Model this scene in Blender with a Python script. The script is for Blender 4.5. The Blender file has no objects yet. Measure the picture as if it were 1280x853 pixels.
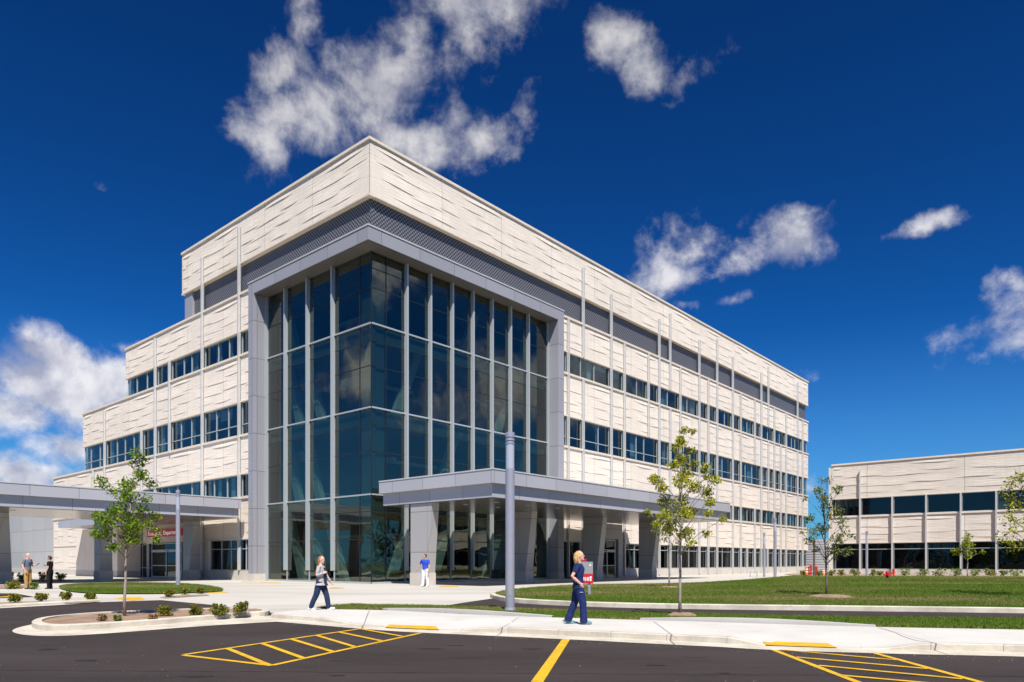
import bpy, bmesh, math, random
import numpy as np
from mathutils import Vector, Matrix, noise as mnoise

random.seed(11)
sc = bpy.context.scene
COL = sc.collection
R = math.radians
F = 894.0            # focal length in photo pixels
HOR = 703.0          # horizon row
CAMZ = 1.55

# ------------------------------------------------------------------ helpers
def sstep(a, b, x):
    t = min(1.0, max(0.0, (x - a) / (b - a)))
    return t * t * (3 - 2 * t)

def gz(x, y):
    """height of the ground: the lot is flat, the forecourt rises gently to the building"""
    return 0.2 * sstep(18.0, 34.0, y)

def P(px, py, off=0.0):
    """ground point seen at photo pixel (px, py) at height gz+off"""
    d = 20.0
    for _ in range(40):
        h = CAMZ - gz(0, d) - off
        d = 0.5 * d + 0.5 * F * h / (py - HOR)
    return Vector(((px - 640) / F * d, d, gz(0, d) + off))

class MB:
    def __init__(s):
        s.v = []; s.f = []; s.m = []
    def face(s, idx, m=0):
        s.f.append(tuple(idx)); s.m.append(m)
    def pts(s, ps):
        n = len(s.v); s.v.extend([tuple(p) for p in ps]); return list(range(n, n + len(ps)))
    def poly(s, ps, m=0):
        s.face(s.pts(ps), m)
    def hexa(s, p, m=0):
        """8 points: bottom 4 (ccw), top 4"""
        i = s.pts(p)
        for q in ((3, 2, 1, 0), (4, 5, 6, 7), (0, 1, 5, 4), (1, 2, 6, 5), (2, 3, 7, 6), (3, 0, 4, 7)):
            s.face([i[k] for k in q], m)
    def box(s, x0, x1, y0, y1, z0, z1, m=0):
        if x0 > x1: x0, x1 = x1, x0
        if y0 > y1: y0, y1 = y1, y0
        s.hexa([(x0, y0, z0), (x1, y0, z0), (x1, y1, z0), (x0, y1, z0),
                (x0, y0, z1), (x1, y0, z1), (x1, y1, z1), (x0, y1, z1)], m)
    def prism(s, poly, z0, z1, m=0, top=True, bottom=True):
        n = len(poly)
        a = s.pts([(p[0], p[1], z0(p) if callable(z0) else z0) for p in poly])
        b = s.pts([(p[0], p[1], z1(p) if callable(z1) else z1) for p in poly])
        for i in range(n):
            j = (i + 1) % n
            s.face((a[i], a[j], b[j], b[i]), m)
        if top: s.face(b, m)
        if bottom: s.face(a[::-1], m)
    def tube(s, pts, rad, n=8, cap=True, m=0, ry=None):
        pts = [Vector(p) for p in pts]
        if not hasattr(rad, '__len__'): rad = [rad] * len(pts)
        rings = []
        ref = None
        for i, p in enumerate(pts):
            if i == 0: t = pts[1] - pts[0]
            elif i == len(pts) - 1: t = pts[-1] - pts[-2]
            else: t = pts[i + 1] - pts[i - 1]
            t.normalize()
            if ref is None:
                ref = Vector((1, 0, 0)) if abs(t.x) < .8 else Vector((0, 1, 0))
            u = ref - t * ref.dot(t); u.normalize(); w = t.cross(u); ref = u
            r = rad[i]; r2 = ry[i] if ry else r
            rings.append(s.pts([p + u * (r * math.cos(2 * math.pi * k / n)) + w * (r2 * math.sin(2 * math.pi * k / n)) for k in range(n)]))
        for a, b in zip(rings, rings[1:]):
            for k in range(n):
                s.face((a[k], a[(k + 1) % n], b[(k + 1) % n], b[k]), m)
        if cap:
            s.face(rings[0][::-1], m); s.face(rings[-1], m)
    def ball(s, c, rx, ry, rz, nu=10, nv=7, m=0, rot=None):
        c = Vector(c)
        top = s.pts([c + ((rot @ Vector((0, 0, rz))) if rot else Vector((0, 0, rz)))])[0]
        bot = s.pts([c - ((rot @ Vector((0, 0, rz))) if rot else Vector((0, 0, rz)))])[0]
        rows = []
        for j in range(1, nv):
            th = math.pi * j / nv
            row = []
            for i in range(nu):
                ph = 2 * math.pi * i / nu
                q = Vector((rx * math.sin(th) * math.cos(ph), ry * math.sin(th) * math.sin(ph), rz * math.cos(th)))
                if rot: q = rot @ q
                row.append(c + q)
            rows.append(s.pts(row))
        for i in range(nu):
            s.face((top, rows[0][i], rows[0][(i + 1) % nu]), m)
            s.face((bot, rows[-1][(i + 1) % nu], rows[-1][i]), m)
        for a, b in zip(rows, rows[1:]):
            for i in range(nu):
                s.face((a[i], b[i], b[(i + 1) % nu], a[(i + 1) % nu]), m)
    def build(s, name, mats, parent=None, smooth=False, loc=None, rotz=0):
        me = bpy.data.meshes.new(name)
        me.from_pydata(s.v, [], s.f)
        if not isinstance(mats, (list, tuple)): mats = [mats]
        for m in mats: me.materials.append(m)
        if len(mats) > 1: me.polygons.foreach_set('material_index', s.m)
        if smooth: me.polygons.foreach_set('use_smooth', [True] * len(me.polygons))
        me.update()
        o = bpy.data.objects.new(name, me); COL.objects.link(o)
        if parent is not None: o.parent = parent
        if loc is not None: o.location = loc
        if rotz: o.rotation_euler.z = rotz
        return o

def tag(o, label=None, cat=None, group=None, kind=None):
    if label: o['label'] = label
    if cat: o['category'] = cat
    if group: o['group'] = group
    if kind: o['kind'] = kind
    return o

def empty(name, loc, label=None, cat=None, group=None, rz=0):
    o = bpy.data.objects.new(name, None); COL.objects.link(o)
    o.location = loc; o.rotation_euler.z = rz
    o.empty_display_size = .3
    return tag(o, label, cat, group)

# ------------------------------------------------------------------ materials
def nt(m):
    m.use_nodes = True
    t = m.node_tree
    for n in list(t.nodes): t.nodes.remove(n)
    return t, t.nodes, t.links

def pmat(name, base, rough=.6, metal=0.0, var=.0, scale=6.0, bump=0.0, bscale=40.0, stretch=(1, 1, 1), spec=.5, var2=0.0, scale2=.6, tint2=None, coat=0.0):
    m = bpy.data.materials.new(name); t, N, L = nt(m)
    o = N.new('ShaderNodeOutputMaterial'); b = N.new('ShaderNodeBsdfPrincipled')
    b.inputs['Roughness'].default_value = rough; b.inputs['Metallic'].default_value = metal
    b.inputs['Specular IOR Level'].default_value = spec
    b.inputs['Coat Weight'].default_value = coat
    L.new(b.outputs[0], o.inputs[0])
    tc = N.new('ShaderNodeTexCoord'); mp = N.new('ShaderNodeMapping'); mp.inputs['Scale'].default_value = stretch
    L.new(tc.outputs['Object'], mp.inputs[0])
    col = None
    rgb = N.new('ShaderNodeRGB'); rgb.outputs[0].default_value = (*base, 1); col = rgb.outputs[0]
    def vary(col, amount, sc_, tint=None):
        n = N.new('ShaderNodeTexNoise'); n.inputs['Scale'].default_value = sc_; n.inputs['Detail'].default_value = 6; n.inputs['Roughness'].default_value = .6
        L.new(mp.outputs[0], n.inputs['Vector'])
        r = N.new('ShaderNodeMapRange'); r.inputs[1].default_value = .3; r.inputs[2].default_value = .7
        r.inputs[3].default_value = 1 - amount; r.inputs[4].default_value = 1 + amount
        L.new(n.outputs['Fac'], r.inputs[0])
        mx = N.new('ShaderNodeMix'); mx.data_type = 'RGBA'; mx.blend_type = 'MULTIPLY'; mx.inputs[0].default_value = 1
        L.new(col, mx.inputs[6]); L.new(r.outputs[0], mx.inputs[7])
        return mx.outputs[2]
    if var: col = vary(col, var, scale)
    if var2: col = vary(col, var2, scale2)
    L.new(col, b.inputs['Base Color'])
    if bump:
        n = N.new('ShaderNodeTexNoise'); n.inputs['Scale'].default_value = bscale; n.inputs['Detail'].default_value = 4
        L.new(mp.outputs[0], n.inputs['Vector'])
        bp = N.new('ShaderNodeBump'); bp.inputs['Strength'].default_value = bump; bp.inputs['Distance'].default_value = .02
        L.new(n.outputs['Fac'], bp.inputs['Height']); L.new(bp.outputs[0], b.inputs['Normal'])
    m['_col'] = 0
    return m

def math_node(N, L, op, a, b=None, c=None):
    n = N.new('ShaderNodeMath'); n.operation = op
    for i, x in enumerate((a, b, c)):
        if x is None: continue
        if isinstance(x, (int, float)): n.inputs[i].default_value = x
        else: L.new(x, n.inputs[i])
    return n.outputs[0]

def precast_mat(name, base, joint=6.0, off=0.0):
    """ribbed warm-white precast: fine horizontal reveals, faint mottling, sealant joints between panels"""
    m = bpy.data.materials.new(name); t, N, L = nt(m)
    o = N.new('ShaderNodeOutputMaterial'); b = N.new('ShaderNodeBsdfPrincipled')
    b.inputs['Roughness'].default_value = .85; b.inputs['Specular IOR Level'].default_value = .25
    L.new(b.outputs[0], o.inputs[0])
    tc = N.new('ShaderNodeTexCoord'); sp = N.new('ShaderNodeSeparateXYZ'); L.new(tc.outputs['Object'], sp.inputs[0])
    h = math_node(N, L, 'ADD', sp.outputs[0], sp.outputs[1])
    cb = N.new('ShaderNodeCombineXYZ'); L.new(math_node(N, L, 'MULTIPLY', h, .35), cb.inputs[0]); L.new(math_node(N, L, 'MULTIPLY', sp.outputs[2], 7.0), cb.inputs[1])
    rib = N.new('ShaderNodeTexNoise'); rib.inputs['Scale'].default_value = 1.6; rib.inputs['Detail'].default_value = 3
    L.new(cb.outputs[0], rib.inputs['Vector'])
    mot = N.new('ShaderNodeTexNoise'); mot.inputs['Scale'].default_value = .9; mot.inputs['Detail'].default_value = 7
    L.new(tc.outputs['Object'], mot.inputs['Vector'])
    pan = N.new('ShaderNodeTexWhiteNoise'); pan.noise_dimensions = '2D'
    cb2 = N.new('ShaderNodeCombineXYZ')
    ph = math_node(N, L, 'DIVIDE', math_node(N, L, 'ADD', h, off), joint)
    L.new(math_node(N, L, 'FLOOR', ph), cb2.inputs[0])
    L.new(math_node(N, L, 'FLOOR', math_node(N, L, 'DIVIDE', sp.outputs[2], 5.25)), cb2.inputs[1])
    L.new(cb2.outputs[0], pan.inputs['Vector'])
    v = math_node(N, L, 'MULTIPLY_ADD', mot.outputs['Fac'], .16, .92)
    v = math_node(N, L, 'MULTIPLY', v, math_node(N, L, 'MULTIPLY_ADD', pan.outputs['Value'], .09, .95))
    v = math_node(N, L, 'MULTIPLY', v, math_node(N, L, 'MULTIPLY_ADD', rib.outputs['Fac'], .12, .94))
    st = N.new('ShaderNodeTexNoise'); st.inputs['Scale'].default_value = 1.0; st.inputs['Detail'].default_value = 5
    cb3 = N.new('ShaderNodeCombineXYZ'); L.new(math_node(N, L, 'MULTIPLY', h, 3.2), cb3.inputs[0]); L.new(math_node(N, L, 'MULTIPLY', sp.outputs[2], .22), cb3.inputs[1]); L.new(cb3.outputs[0], st.inputs['Vector'])
    v = math_node(N, L, 'MULTIPLY', v, math_node(N, L, 'MULTIPLY_ADD', st.outputs['Fac'], .14, .93))
    jf = math_node(N, L, 'LESS_THAN', math_node(N, L, 'FRACT', ph), .0055)
    v = math_node(N, L, 'MULTIPLY', v, math_node(N, L, 'MULTIPLY_ADD', jf, -.5, 1.0))
    mx = N.new('ShaderNodeMix'); mx.data_type = 'RGBA'; mx.blend_type = 'MULTIPLY'; mx.inputs[0].default_value = 1
    mx.inputs[6].default_value = (*base, 1); L.new(v, mx.inputs[7]); L.new(mx.outputs[2], b.inputs['Base Color'])
    bp = N.new('ShaderNodeBump'); bp.inputs['Strength'].default_value = .55; bp.inputs['Distance'].default_value = .05
    L.new(rib.outputs['Fac'], bp.inputs['Height']); L.new(bp.outputs[0], b.inputs['Normal'])
    return m

def screen_mat():
    """perforated grey metal: staggered round holes"""
    m = bpy.data.materials.new('perforated_screen'); t, N, L = nt(m)
    o = N.new('ShaderNodeOutputMaterial'); b = N.new('ShaderNodeBsdfPrincipled')
    b.inputs['Roughness'].default_value = .5; b.inputs['Metallic'].default_value = .2
    L.new(b.outputs[0], o.inputs[0])
    tc = N.new('ShaderNodeTexCoord'); sp = N.new('ShaderNodeSeparateXYZ'); L.new(tc.outputs['Object'], sp.inputs[0])
    h = math_node(N, L, 'ADD', sp.outputs[0], sp.outputs[1])
    u = math_node(N, L, 'MULTIPLY', h, 24.0); w = math_node(N, L, 'MULTIPLY', sp.outputs[2], 24.0)
    s = math_node(N, L, 'ADD', math_node(N, L, 'SINE', math_node(N, L, 'ADD', u, w)), math_node(N, L, 'SINE', math_node(N, L, 'SUBTRACT', u, w)))
    r = N.new('ShaderNodeMapRange'); r.inputs[1].default_value = -.3; r.inputs[2].default_value = .5
    r.inputs[3].default_value = 0; r.inputs[4].default_value = 1
    L.new(s, r.inputs[0])
    mx = N.new('ShaderNodeMix'); mx.data_type = 'RGBA'
    mx.inputs[6].default_value = (.025, .026, .034, 1); mx.inputs[7].default_value = (.22, .22, .245, 1)
    L.new(r.outputs[0], mx.inputs[0]); L.new(mx.outputs[2], b.inputs['Base Color'])
    return m

def panel_mat(name, base, rough=.35, metal=.6, pitch=(2.4, 1.35), zoff=0.0, dark=.55):
    """metal composite panels: tint differs a little panel to panel, thin reveals between"""
    m = bpy.data.materials.new(name); t, N, L = nt(m)
    o = N.new('ShaderNodeOutputMaterial'); b = N.new('ShaderNodeBsdfPrincipled')
    b.inputs['Roughness'].default_value = rough; b.inputs['Metallic'].default_value = metal
    L.new(b.outputs[0], o.inputs[0])
    tc = N.new('ShaderNodeTexCoord'); sp = N.new('ShaderNodeSeparateXYZ'); L.new(tc.outputs['Object'], sp.inputs[0])
    h = math_node(N, L, 'DIVIDE', math_node(N, L, 'ADD', sp.outputs[0], sp.outputs[1]), pitch[0])
    z = math_node(N, L, 'DIVIDE', math_node(N, L, 'ADD', sp.outputs[2], zoff), pitch[1])
    cb = N.new('ShaderNodeCombineXYZ'); L.new(math_node(N, L, 'FLOOR', h), cb.inputs[0]); L.new(math_node(N, L, 'FLOOR', z), cb.inputs[1])
    wn = N.new('ShaderNodeTexWhiteNoise'); wn.noise_dimensions = '2D'; L.new(cb.outputs[0], wn.inputs['Vector'])
    j = math_node(N, L, 'MAXIMUM', math_node(N, L, 'LESS_THAN', math_node(N, L, 'FRACT', h), .012),
                  math_node(N, L, 'LESS_THAN', math_node(N, L, 'FRACT', z), .016))
    v = math_node(N, L, 'MULTIPLY', math_node(N, L, 'MULTIPLY_ADD', wn.outputs['Value'], .12, .94), math_node(N, L, 'MULTIPLY_ADD', j, -dark, 1.0))
    mx = N.new('ShaderNodeMix'); mx.data_type = 'RGBA'; mx.blend_type = 'MULTIPLY'; mx.inputs[0].default_value = 1
    mx.inputs[6].default_value = (*base, 1); L.new(v, mx.inputs[7]); L.new(mx.outputs[2], b.inputs['Base Color'])
    return m

def glass_mat(name, tint, refl=(.75, .85, .95), f0=.14, fmax=.8):
    m = bpy.data.materials.new(name); t, N, L = nt(m)
    o = N.new('ShaderNodeOutputMaterial')
    tr = N.new('ShaderNodeBsdfTransparent'); tr.inputs[0].default_value = (*tint, 1)
    gl = N.new('ShaderNodeBsdfGlossy'); gl.inputs['Color'].default_value = (*refl, 1); gl.inputs['Roughness'].default_value = .012
    # slight panel-to-panel waviness like real float glass
    tc = N.new('ShaderNodeTexCoord'); n = N.new('ShaderNodeTexNoise'); n.inputs['Scale'].default_value = .55; n.inputs['Detail'].default_value = 1
    L.new(tc.outputs['Object'], n.inputs['Vector'])
    bp = N.new('ShaderNodeBump'); bp.inputs['Strength'].default_value = .11; bp.inputs['Distance'].default_value = .12
    L.new(n.outputs['Fac'], bp.inputs['Height']); L.new(bp.outputs[0], gl.inputs['Normal'])
    lw = N.new('ShaderNodeLayerWeight'); lw.inputs['Blend'].default_value = .5
    p = math_node(N, L, 'POWER', lw.outputs['Facing'], 3.2)
    fac = math_node(N, L, 'MULTIPLY_ADD', p, fmax - f0, f0)
    mx = N.new('ShaderNodeMixShader'); L.new(fac, mx.inputs[0]); L.new(tr.outputs[0], mx.inputs[1]); L.new(gl.outputs[0], mx.inputs[2])
    L.new(mx.outputs[0], o.inputs[0])
    return m

def leaf_mat(name, c1, c2, c3=None, trans=.35):
    m = bpy.data.materials.new(name); t, N, L = nt(m)
    o = N.new('ShaderNodeOutputMaterial')
    g = N.new('ShaderNodeNewGeometry'); r = N.new('ShaderNodeValToRGB')
    r.color_ramp.elements[0].color = (*c1, 1); r.color_ramp.elements[1].color = (*c2, 1)
    r.color_ramp.elements[0].position = .1; r.color_ramp.elements[1].position = .75
    if c3:
        e = r.color_ramp.elements.new(.95); e.color = (*c3, 1)
    L.new(g.outputs['Random Per Island'], r.inputs[0])
    b = N.new('ShaderNodeBsdfPrincipled'); b.inputs['Roughness'].default_value = .6; b.inputs['Specular IOR Level'].default_value = .12
    L.new(r.outputs[0], b.inputs['Base Color'])
    ts = N.new('ShaderNodeBsdfTranslucent'); 
    mxc = N.new('ShaderNodeMix'); mxc.data_type = 'RGBA'; mxc.blend_type = 'MULTIPLY'; mxc.inputs[0].default_value = 1
    L.new(r.outputs[0], mxc.inputs[6]); mxc.inputs[7].default_value = (1.5, 1.4, .5, 1); L.new(mxc.outputs[2], ts.inputs[0])
    mx = N.new('ShaderNodeMixShader'); mx.inputs[0].default_value = trans
    L.new(b.outputs[0], mx.inputs[1]); L.new(ts.outputs[0], mx.inputs[2]); L.new(mx.outputs[0], o.inputs[0])
    return m

def ground_mat(name, base, tint, fine=60, patch=.5, var=.25, bump=.3, spots=0.0, rough=.9, dark=None, stretch=(1, 1, 1)):
    m = bpy.data.materials.new(name); t, N, L = nt(m)
    o = N.new('ShaderNodeOutputMaterial'); b = N.new('ShaderNodeBsdfPrincipled')
    b.inputs['Roughness'].default_value = rough; b.inputs['Specular IOR Level'].default_value = .3
    L.new(b.outputs[0], o.inputs[0])
    tc = N.new('ShaderNodeTexCoord')
    mp = N.new('ShaderNodeMapping'); mp.inputs['Scale'].default_value = stretch; L.new(tc.outputs['Object'], mp.inputs[0])
    n1 = N.new('ShaderNodeTexNoise'); n1.inputs['Scale'].default_value = patch; n1.inputs['Detail'].default_value = 8; n1.inputs['Roughness'].default_value = .62
    n2 = N.new('ShaderNodeTexNoise'); n2.inputs['Scale'].default_value = fine; n2.inputs['Detail'].default_value = 3
    L.new(mp.outputs[0], n1.inputs['Vector']); L.new(tc.outputs['Object'], n2.inputs['Vector'])
    r = N.new('ShaderNodeMapRange'); r.inputs[1].default_value = .38; r.inputs[2].default_value = .66; L.new(n1.outputs['Fac'], r.inputs[0])
    mx = N.new('ShaderNodeMix'); mx.data_type = 'RGBA'; mx.inputs[6].default_value = (*base, 1); mx.inputs[7].default_value = (*tint, 1)
    L.new(r.outputs[0], mx.inputs[0])
    col = mx.outputs[2]
    v = math_node(N, L, 'MULTIPLY_ADD', n2.outputs['Fac'], 2 * var, 1 - var)
    if spots:
        n3 = N.new('ShaderNodeTexNoise'); n3.inputs['Scale'].default_value = 1.7; n3.inputs['Detail'].default_value = 5
        L.new(mp.outputs[0], n3.inputs['Vector'])
        r3 = N.new('ShaderNodeMapRange'); r3.inputs[1].default_value = .62; r3.inputs[2].default_value = .74; r3.inputs[3].default_value = 1; r3.inputs[4].default_value = 1 - spots
        L.new(n3.outputs['Fac'], r3.inputs[0]); v = math_node(N, L, 'MULTIPLY', v, r3.outputs[0])
    mm = N.new('ShaderNodeMix'); mm.data_type = 'RGBA'; mm.blend_type = 'MULTIPLY'; mm.inputs[0].default_value = 1
    L.new(col, mm.inputs[6]); L.new(v, mm.inputs[7]); L.new(mm.outputs[2], b.inputs['Base Color'])
    if bump:
        bp = N.new('ShaderNodeBump'); bp.inputs['Strength'].default_value = bump; bp.inputs['Distance'].default_value = .02
        L.new(n2.outputs['Fac'], bp.inputs['Height']); L.new(bp.outputs[0], b.inputs['Normal'])
    return m

M = {}
M['precast'] = precast_mat('precast_white', (.725, .64, .55))
M['precast2'] = precast_mat('precast_low', (.63, .565, .49), joint=9.0, off=2.0)
M['coping'] = pmat('coping_white', (.67, .58, .475), .7, var=.06, scale=2)
M['soffit_tan'] = pmat('band_underside', (.38, .33, .27), .8, var=.1)
M['screen'] = screen_mat()
M['fin'] = pmat('fin_silver', (.58, .565, .54), .35, metal=.25, var=.05, scale=3)
M['mull'] = pmat('mullion_silver', (.44, .47, .48), .35, metal=.3)
M['darkmull'] = pmat('mullion_dark', (.02, .025, .028), .4, metal=.3)
M['frame'] = panel_mat('frame_grey', (.325, .32, .35), .38, .12, (3.1, 2.7))
M['canopy'] = panel_mat('canopy_silver', (.42, .415, .445), .36, .15, (2.6, 9.0), zoff=2)
M['soffit'] = pmat('canopy_soffit', (.30, .27, .245), .22, metal=.75, var=.06, scale=1.2, stretch=(1, 5, 1))
M['psoffit'] = pmat('portal_soffit_shade', (.16, .145, .135), .4, metal=.2)  # darker than the frame: underside shade put into the colour
M['column'] = panel_mat('column_grey', (.38, .37, .37), .42, .12, (1.6, 2.3), zoff=.2)
M['greywall'] = panel_mat('grey_wall_panel', (.46, .44, .43), .45, .05, (4.3, 2.55), zoff=-.2)
M['concrete'] = ground_mat('concrete_plinth', (.55, .51, .45), (.48, .44, .38), 30, 1.0, .08, .1)
M['plaza'] = ground_mat('plaza_concrete', (.50, .475, .425), (.40, .375, .33), 35, .25, .08, .1, spots=.12, stretch=(.35, 1.2, 1))
M['walk'] = ground_mat('walk_concrete', (.55, .53, .49), (.48, .455, .42), 40, .5, .07, .1, spots=.1)
M['kerb'] = ground_mat('kerb_concrete', (.57, .52, .43), (.40, .36, .29), 25, 1.3, .12, .2, spots=.3)
M['asphalt'] = ground_mat('asphalt', (.032, .0235, .0215), (.049, .037, .034), 120, .3, .5, .6, spots=.38, rough=.85, stretch=(.5, 1.6, 1))
M['paint'] = ground_mat('yellow_paint', (.72, .42, .01), (.50, .29, .02), 90, 3.5, .22, .2, spots=.5, rough=.6)
M['mulch'] = ground_mat('mulch', (.33, .23, .165), (.20, .13, .085), 28, 2.0, .5, .9, stretch=(1, 1, 1))
M['soil'] = ground_mat('lawn_soil', (.07, .10, .022), (.20, .155, .07), 40, .28, .35, .6, stretch=(.35, 1.0, 1))
M['far'] = ground_mat('far_ground', (.07, .09, .03), (.12, .11, .05), 3, .02, .2, 0)
M['glass'] = glass_mat('facade_glass', (.32, .46, .50), (.50, .60, .62), .15, .8)
M['cwglass'] = glass_mat('curtain_glass', (.27, .36, .34), (.66, .69, .60), .17, .82)
M['darkglass'] = glass_mat('entrance_glass', (.20, .24, .24), (.55, .62, .66), .08, .6)
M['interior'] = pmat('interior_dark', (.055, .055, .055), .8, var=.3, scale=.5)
M['slab'] = pmat('interior_ceiling', (.26, .28, .27), .7)
M['shadowbox'] = pmat('spandrel_teal', (.13, .19, .19), .5)
M['bulkhead'] = pmat('lobby_bulkhead', (.62, .68, .62), .7)
M['brace'] = pmat('interior_brace', (.58, .62, .56), .6)
M['blind'] = pmat('blind_grey', (.62, .66, .66), .7, var=.05)
M['roof'] = pmat('roof_membrane', (.4, .4, .4), .9)
M['ribbed'] = pmat('ribbed_siding', (.40, .40, .43), .5, metal=.2)
M['pole'] = pmat('pole_grey', (.34, .34, .40), .38, metal=.3, var=.04)
M['poledark'] = pmat('pole_brown', (.10, .07, .06), .5)
M['lens'] = pmat('lamp_lens', (.36, .39, .46), .25)
M['signred'] = pmat('sign_red', (.52, .02, .025), .4)
def glow(name, c, e):
    m = pmat(name, c, .4); b = [n for n in m.node_tree.nodes if n.type == 'BSDF_PRINCIPLED'][0]
    b.inputs['Emission Color'].default_value = (*c, 1); b.inputs['Emission Strength'].default_value = e; return m  # backlit
M['litred'] = glow('backlit_sign_red', (.38, .006, .012), .14)
M['litwhite'] = glow('backlit_sign_white', (.85, .83, .80), .22)
M['crimson'] = pmat('sign_crimson', (.42, .008, .05), .4)
M['signwhite'] = pmat('sign_white', (.82, .82, .80), .5)
M['signgrey'] = pmat('sign_grey', (.26, .27, .28), .5)
M['red'] = pmat('hydrant_red', (.50, .018, .02), .4, var=.1)
M['orange'] = pmat('barrel_orange', (.80, .17, .03), .5)
M['bark'] = pmat('bark_grey', (.30, .25, .21), .9, var=.3, scale=14, bump=.6, bscale=30, stretch=(1, 1, .3))
M['barkdark'] = pmat('bark_dark', (.13, .10, .085), .9, var=.3, scale=14, bump=.6, bscale=30, stretch=(1, 1, .3))
M['black'] = pmat('black_plastic', (.012, .012, .013), .5)
M['leafA'] = leaf_mat('leaf_maple', (.07, .15, .010), (.18, .28, .018), (.30, .36, .03))
M['leafB'] = leaf_mat('leaf_yellow', (.17, .21, .015), (.38, .38, .022), (.52, .48, .04))
M['leafC'] = leaf_mat('leaf_dusky', (.07, .11, .03), (.17, .21, .06), (.30, .32, .05))
M['leafD'] = leaf_mat('leaf_gold', (.10, .16, .014), (.25, .28, .024), (.36, .34, .035))
M['leafS'] = leaf_mat('leaf_shrub', (.10, .145, .025), (.22, .22, .035), (.36, .22, .05))
M['leafG'] = leaf_mat('leaf_green_shrub', (.09, .15, .03), (.20, .27, .05), (.40, .42, .22))
M['leafP'] = leaf_mat('leaf_dry', (.25, .15, .08), (.32, .22, .14), (.4, .3, .22))
M['wood'] = leaf_mat('leaf_wood', (.03, .05, .015), (.06, .09, .02), None)

# grass blades: green with dry patches that belong to the lawn
def grass_mat():
    m = bpy.data.materials.new('grass_blades'); t, N, L = nt(m)
    o = N.new('ShaderNodeOutputMaterial')
    g = N.new('ShaderNodeNewGeometry'); tc = N.new('ShaderNodeTexCoord')
    n = N.new('ShaderNodeTexNoise'); n.inputs['Scale'].default_value = .22; n.inputs['Detail'].default_value = 8; n.inputs['Roughness'].default_value = .65
    mp = N.new('ShaderNodeMapping'); mp.inputs['Scale'].default_value = (.32, 1.0, 1); L.new(tc.outputs['Object'], mp.inputs[0]); L.new(mp.outputs[0], n.inputs['Vector'])
    r = N.new('ShaderNodeMapRange'); r.inputs[1].default_value = .47; r.inputs[2].default_value = .66; L.new(n.outputs['Fac'], r.inputs[0])
    cr = N.new('ShaderNodeValToRGB'); cr.color_ramp.elements[0].color = (.06, .13, .010, 1); cr.color_ramp.elements[1].color = (.165, .24, .025, 1)
    L.new(g.outputs['Random Per Island'], cr.inputs[0])
    mx = N.new('ShaderNodeMix'); mx.data_type = 'RGBA'; mx.inputs[7].default_value = (.33, .25, .11, 1)
    L.new(math_node(N, L, 'MULTIPLY', r.outputs[0], .92), mx.inputs[0]); L.new(cr.outputs[0], mx.inputs[6])
    b = N.new('ShaderNodeBsdfPrincipled'); b.inputs['Roughness'].default_value = .6; b.inputs['Specular IOR Level'].default_value = .2
    L.new(mx.outputs[2], b.inputs['Base Color'])
    ts = N.new('ShaderNodeBsdfTranslucent'); L.new(mx.outputs[2], ts.inputs[0])
    ms = N.new('ShaderNodeMixShader'); ms.inputs[0].default_value = .25
    L.new(b.outputs[0], ms.inputs[1]); L.new(ts.outputs[0], ms.inputs[2]); L.new(ms.outputs[0], o.inputs[0])
    return m
M['grass'] = grass_mat()

# ------------------------------------------------------------------ camera
cam = bpy.data.cameras.new('Camera'); co = bpy.data.objects.new('Camera', cam); COL.objects.link(co)
co.location = (0, 0, CAMZ); co.rotation_euler = (R(90), 0, 0)
cam.sensor_width = 36; cam.lens = 36 * F / 1280; cam.shift_y = (HOR - 426.5) / 1280
cam.clip_end = 5000; cam.clip_start = .1
sc.camera = co

# ------------------------------------------------------------------ sun, sky, clouds
EL, PHI = R(55), R(10)
sd = Vector((math.cos(EL) * math.sin(PHI), -math.cos(EL) * math.cos(PHI), math.sin(EL)))
sl = bpy.data.lights.new('Sun', 'SUN'); sl.energy = 4.9; sl.angle = R(.53); sl.color = (1, .955, .89)
so = bpy.data.objects.new('Sun', sl); COL.objects.link(so); so.location = (20, -40, 60)
so.rotation_euler = (-sd).to_track_quat('-Z', 'Y').to_euler()

w = bpy.data.worlds.new('World'); sc.world = w; w.use_nodes = True
t = w.node_tree; N = t.nodes; L = t.links
for n in list(N): N.remove(n)
out = N.new('ShaderNodeOutputWorld'); bg = N.new('ShaderNodeBackground'); bg.inputs[1].default_value = .1
L.new(bg.outputs[0], out.inputs[0])
sky = N.new('ShaderNodeTexSky'); sky.sky_type = 'NISHITA'; sky.sun_disc = False
sky.sun_elevation = EL; sky.sun_rotation = R(180) - PHI; sky.air_density = 1.0; sky.dust_density = .1; sky.ozone_density = 3.0; sky.altitude = 300
tc = N.new('ShaderNodeTexCoord')
SKYMUL = (.30, .60, .88)
SKYDEEP = (.17, .315, .265)
skm = N.new('ShaderNodeMix'); skm.data_type = 'RGBA'; skm.blend_type = 'MULTIPLY'; skm.inputs[0].default_value = 1
L.new(sky.outputs[0], skm.inputs[6]); skm.inputs[7].default_value = (*SKYMUL, 1)
gm = N.new('ShaderNodeGamma'); gm.inputs[1].default_value = 1.65; L.new(skm.outputs[2], gm.inputs[0])
skd = N.new('ShaderNodeMix'); skd.data_type = 'RGBA'; skd.blend_type = 'MULTIPLY'; skd.inputs[0].default_value = 1
L.new(gm.outputs[0], skd.inputs[6]); skd.inputs[7].default_value = (*SKYDEEP, 1)

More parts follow.
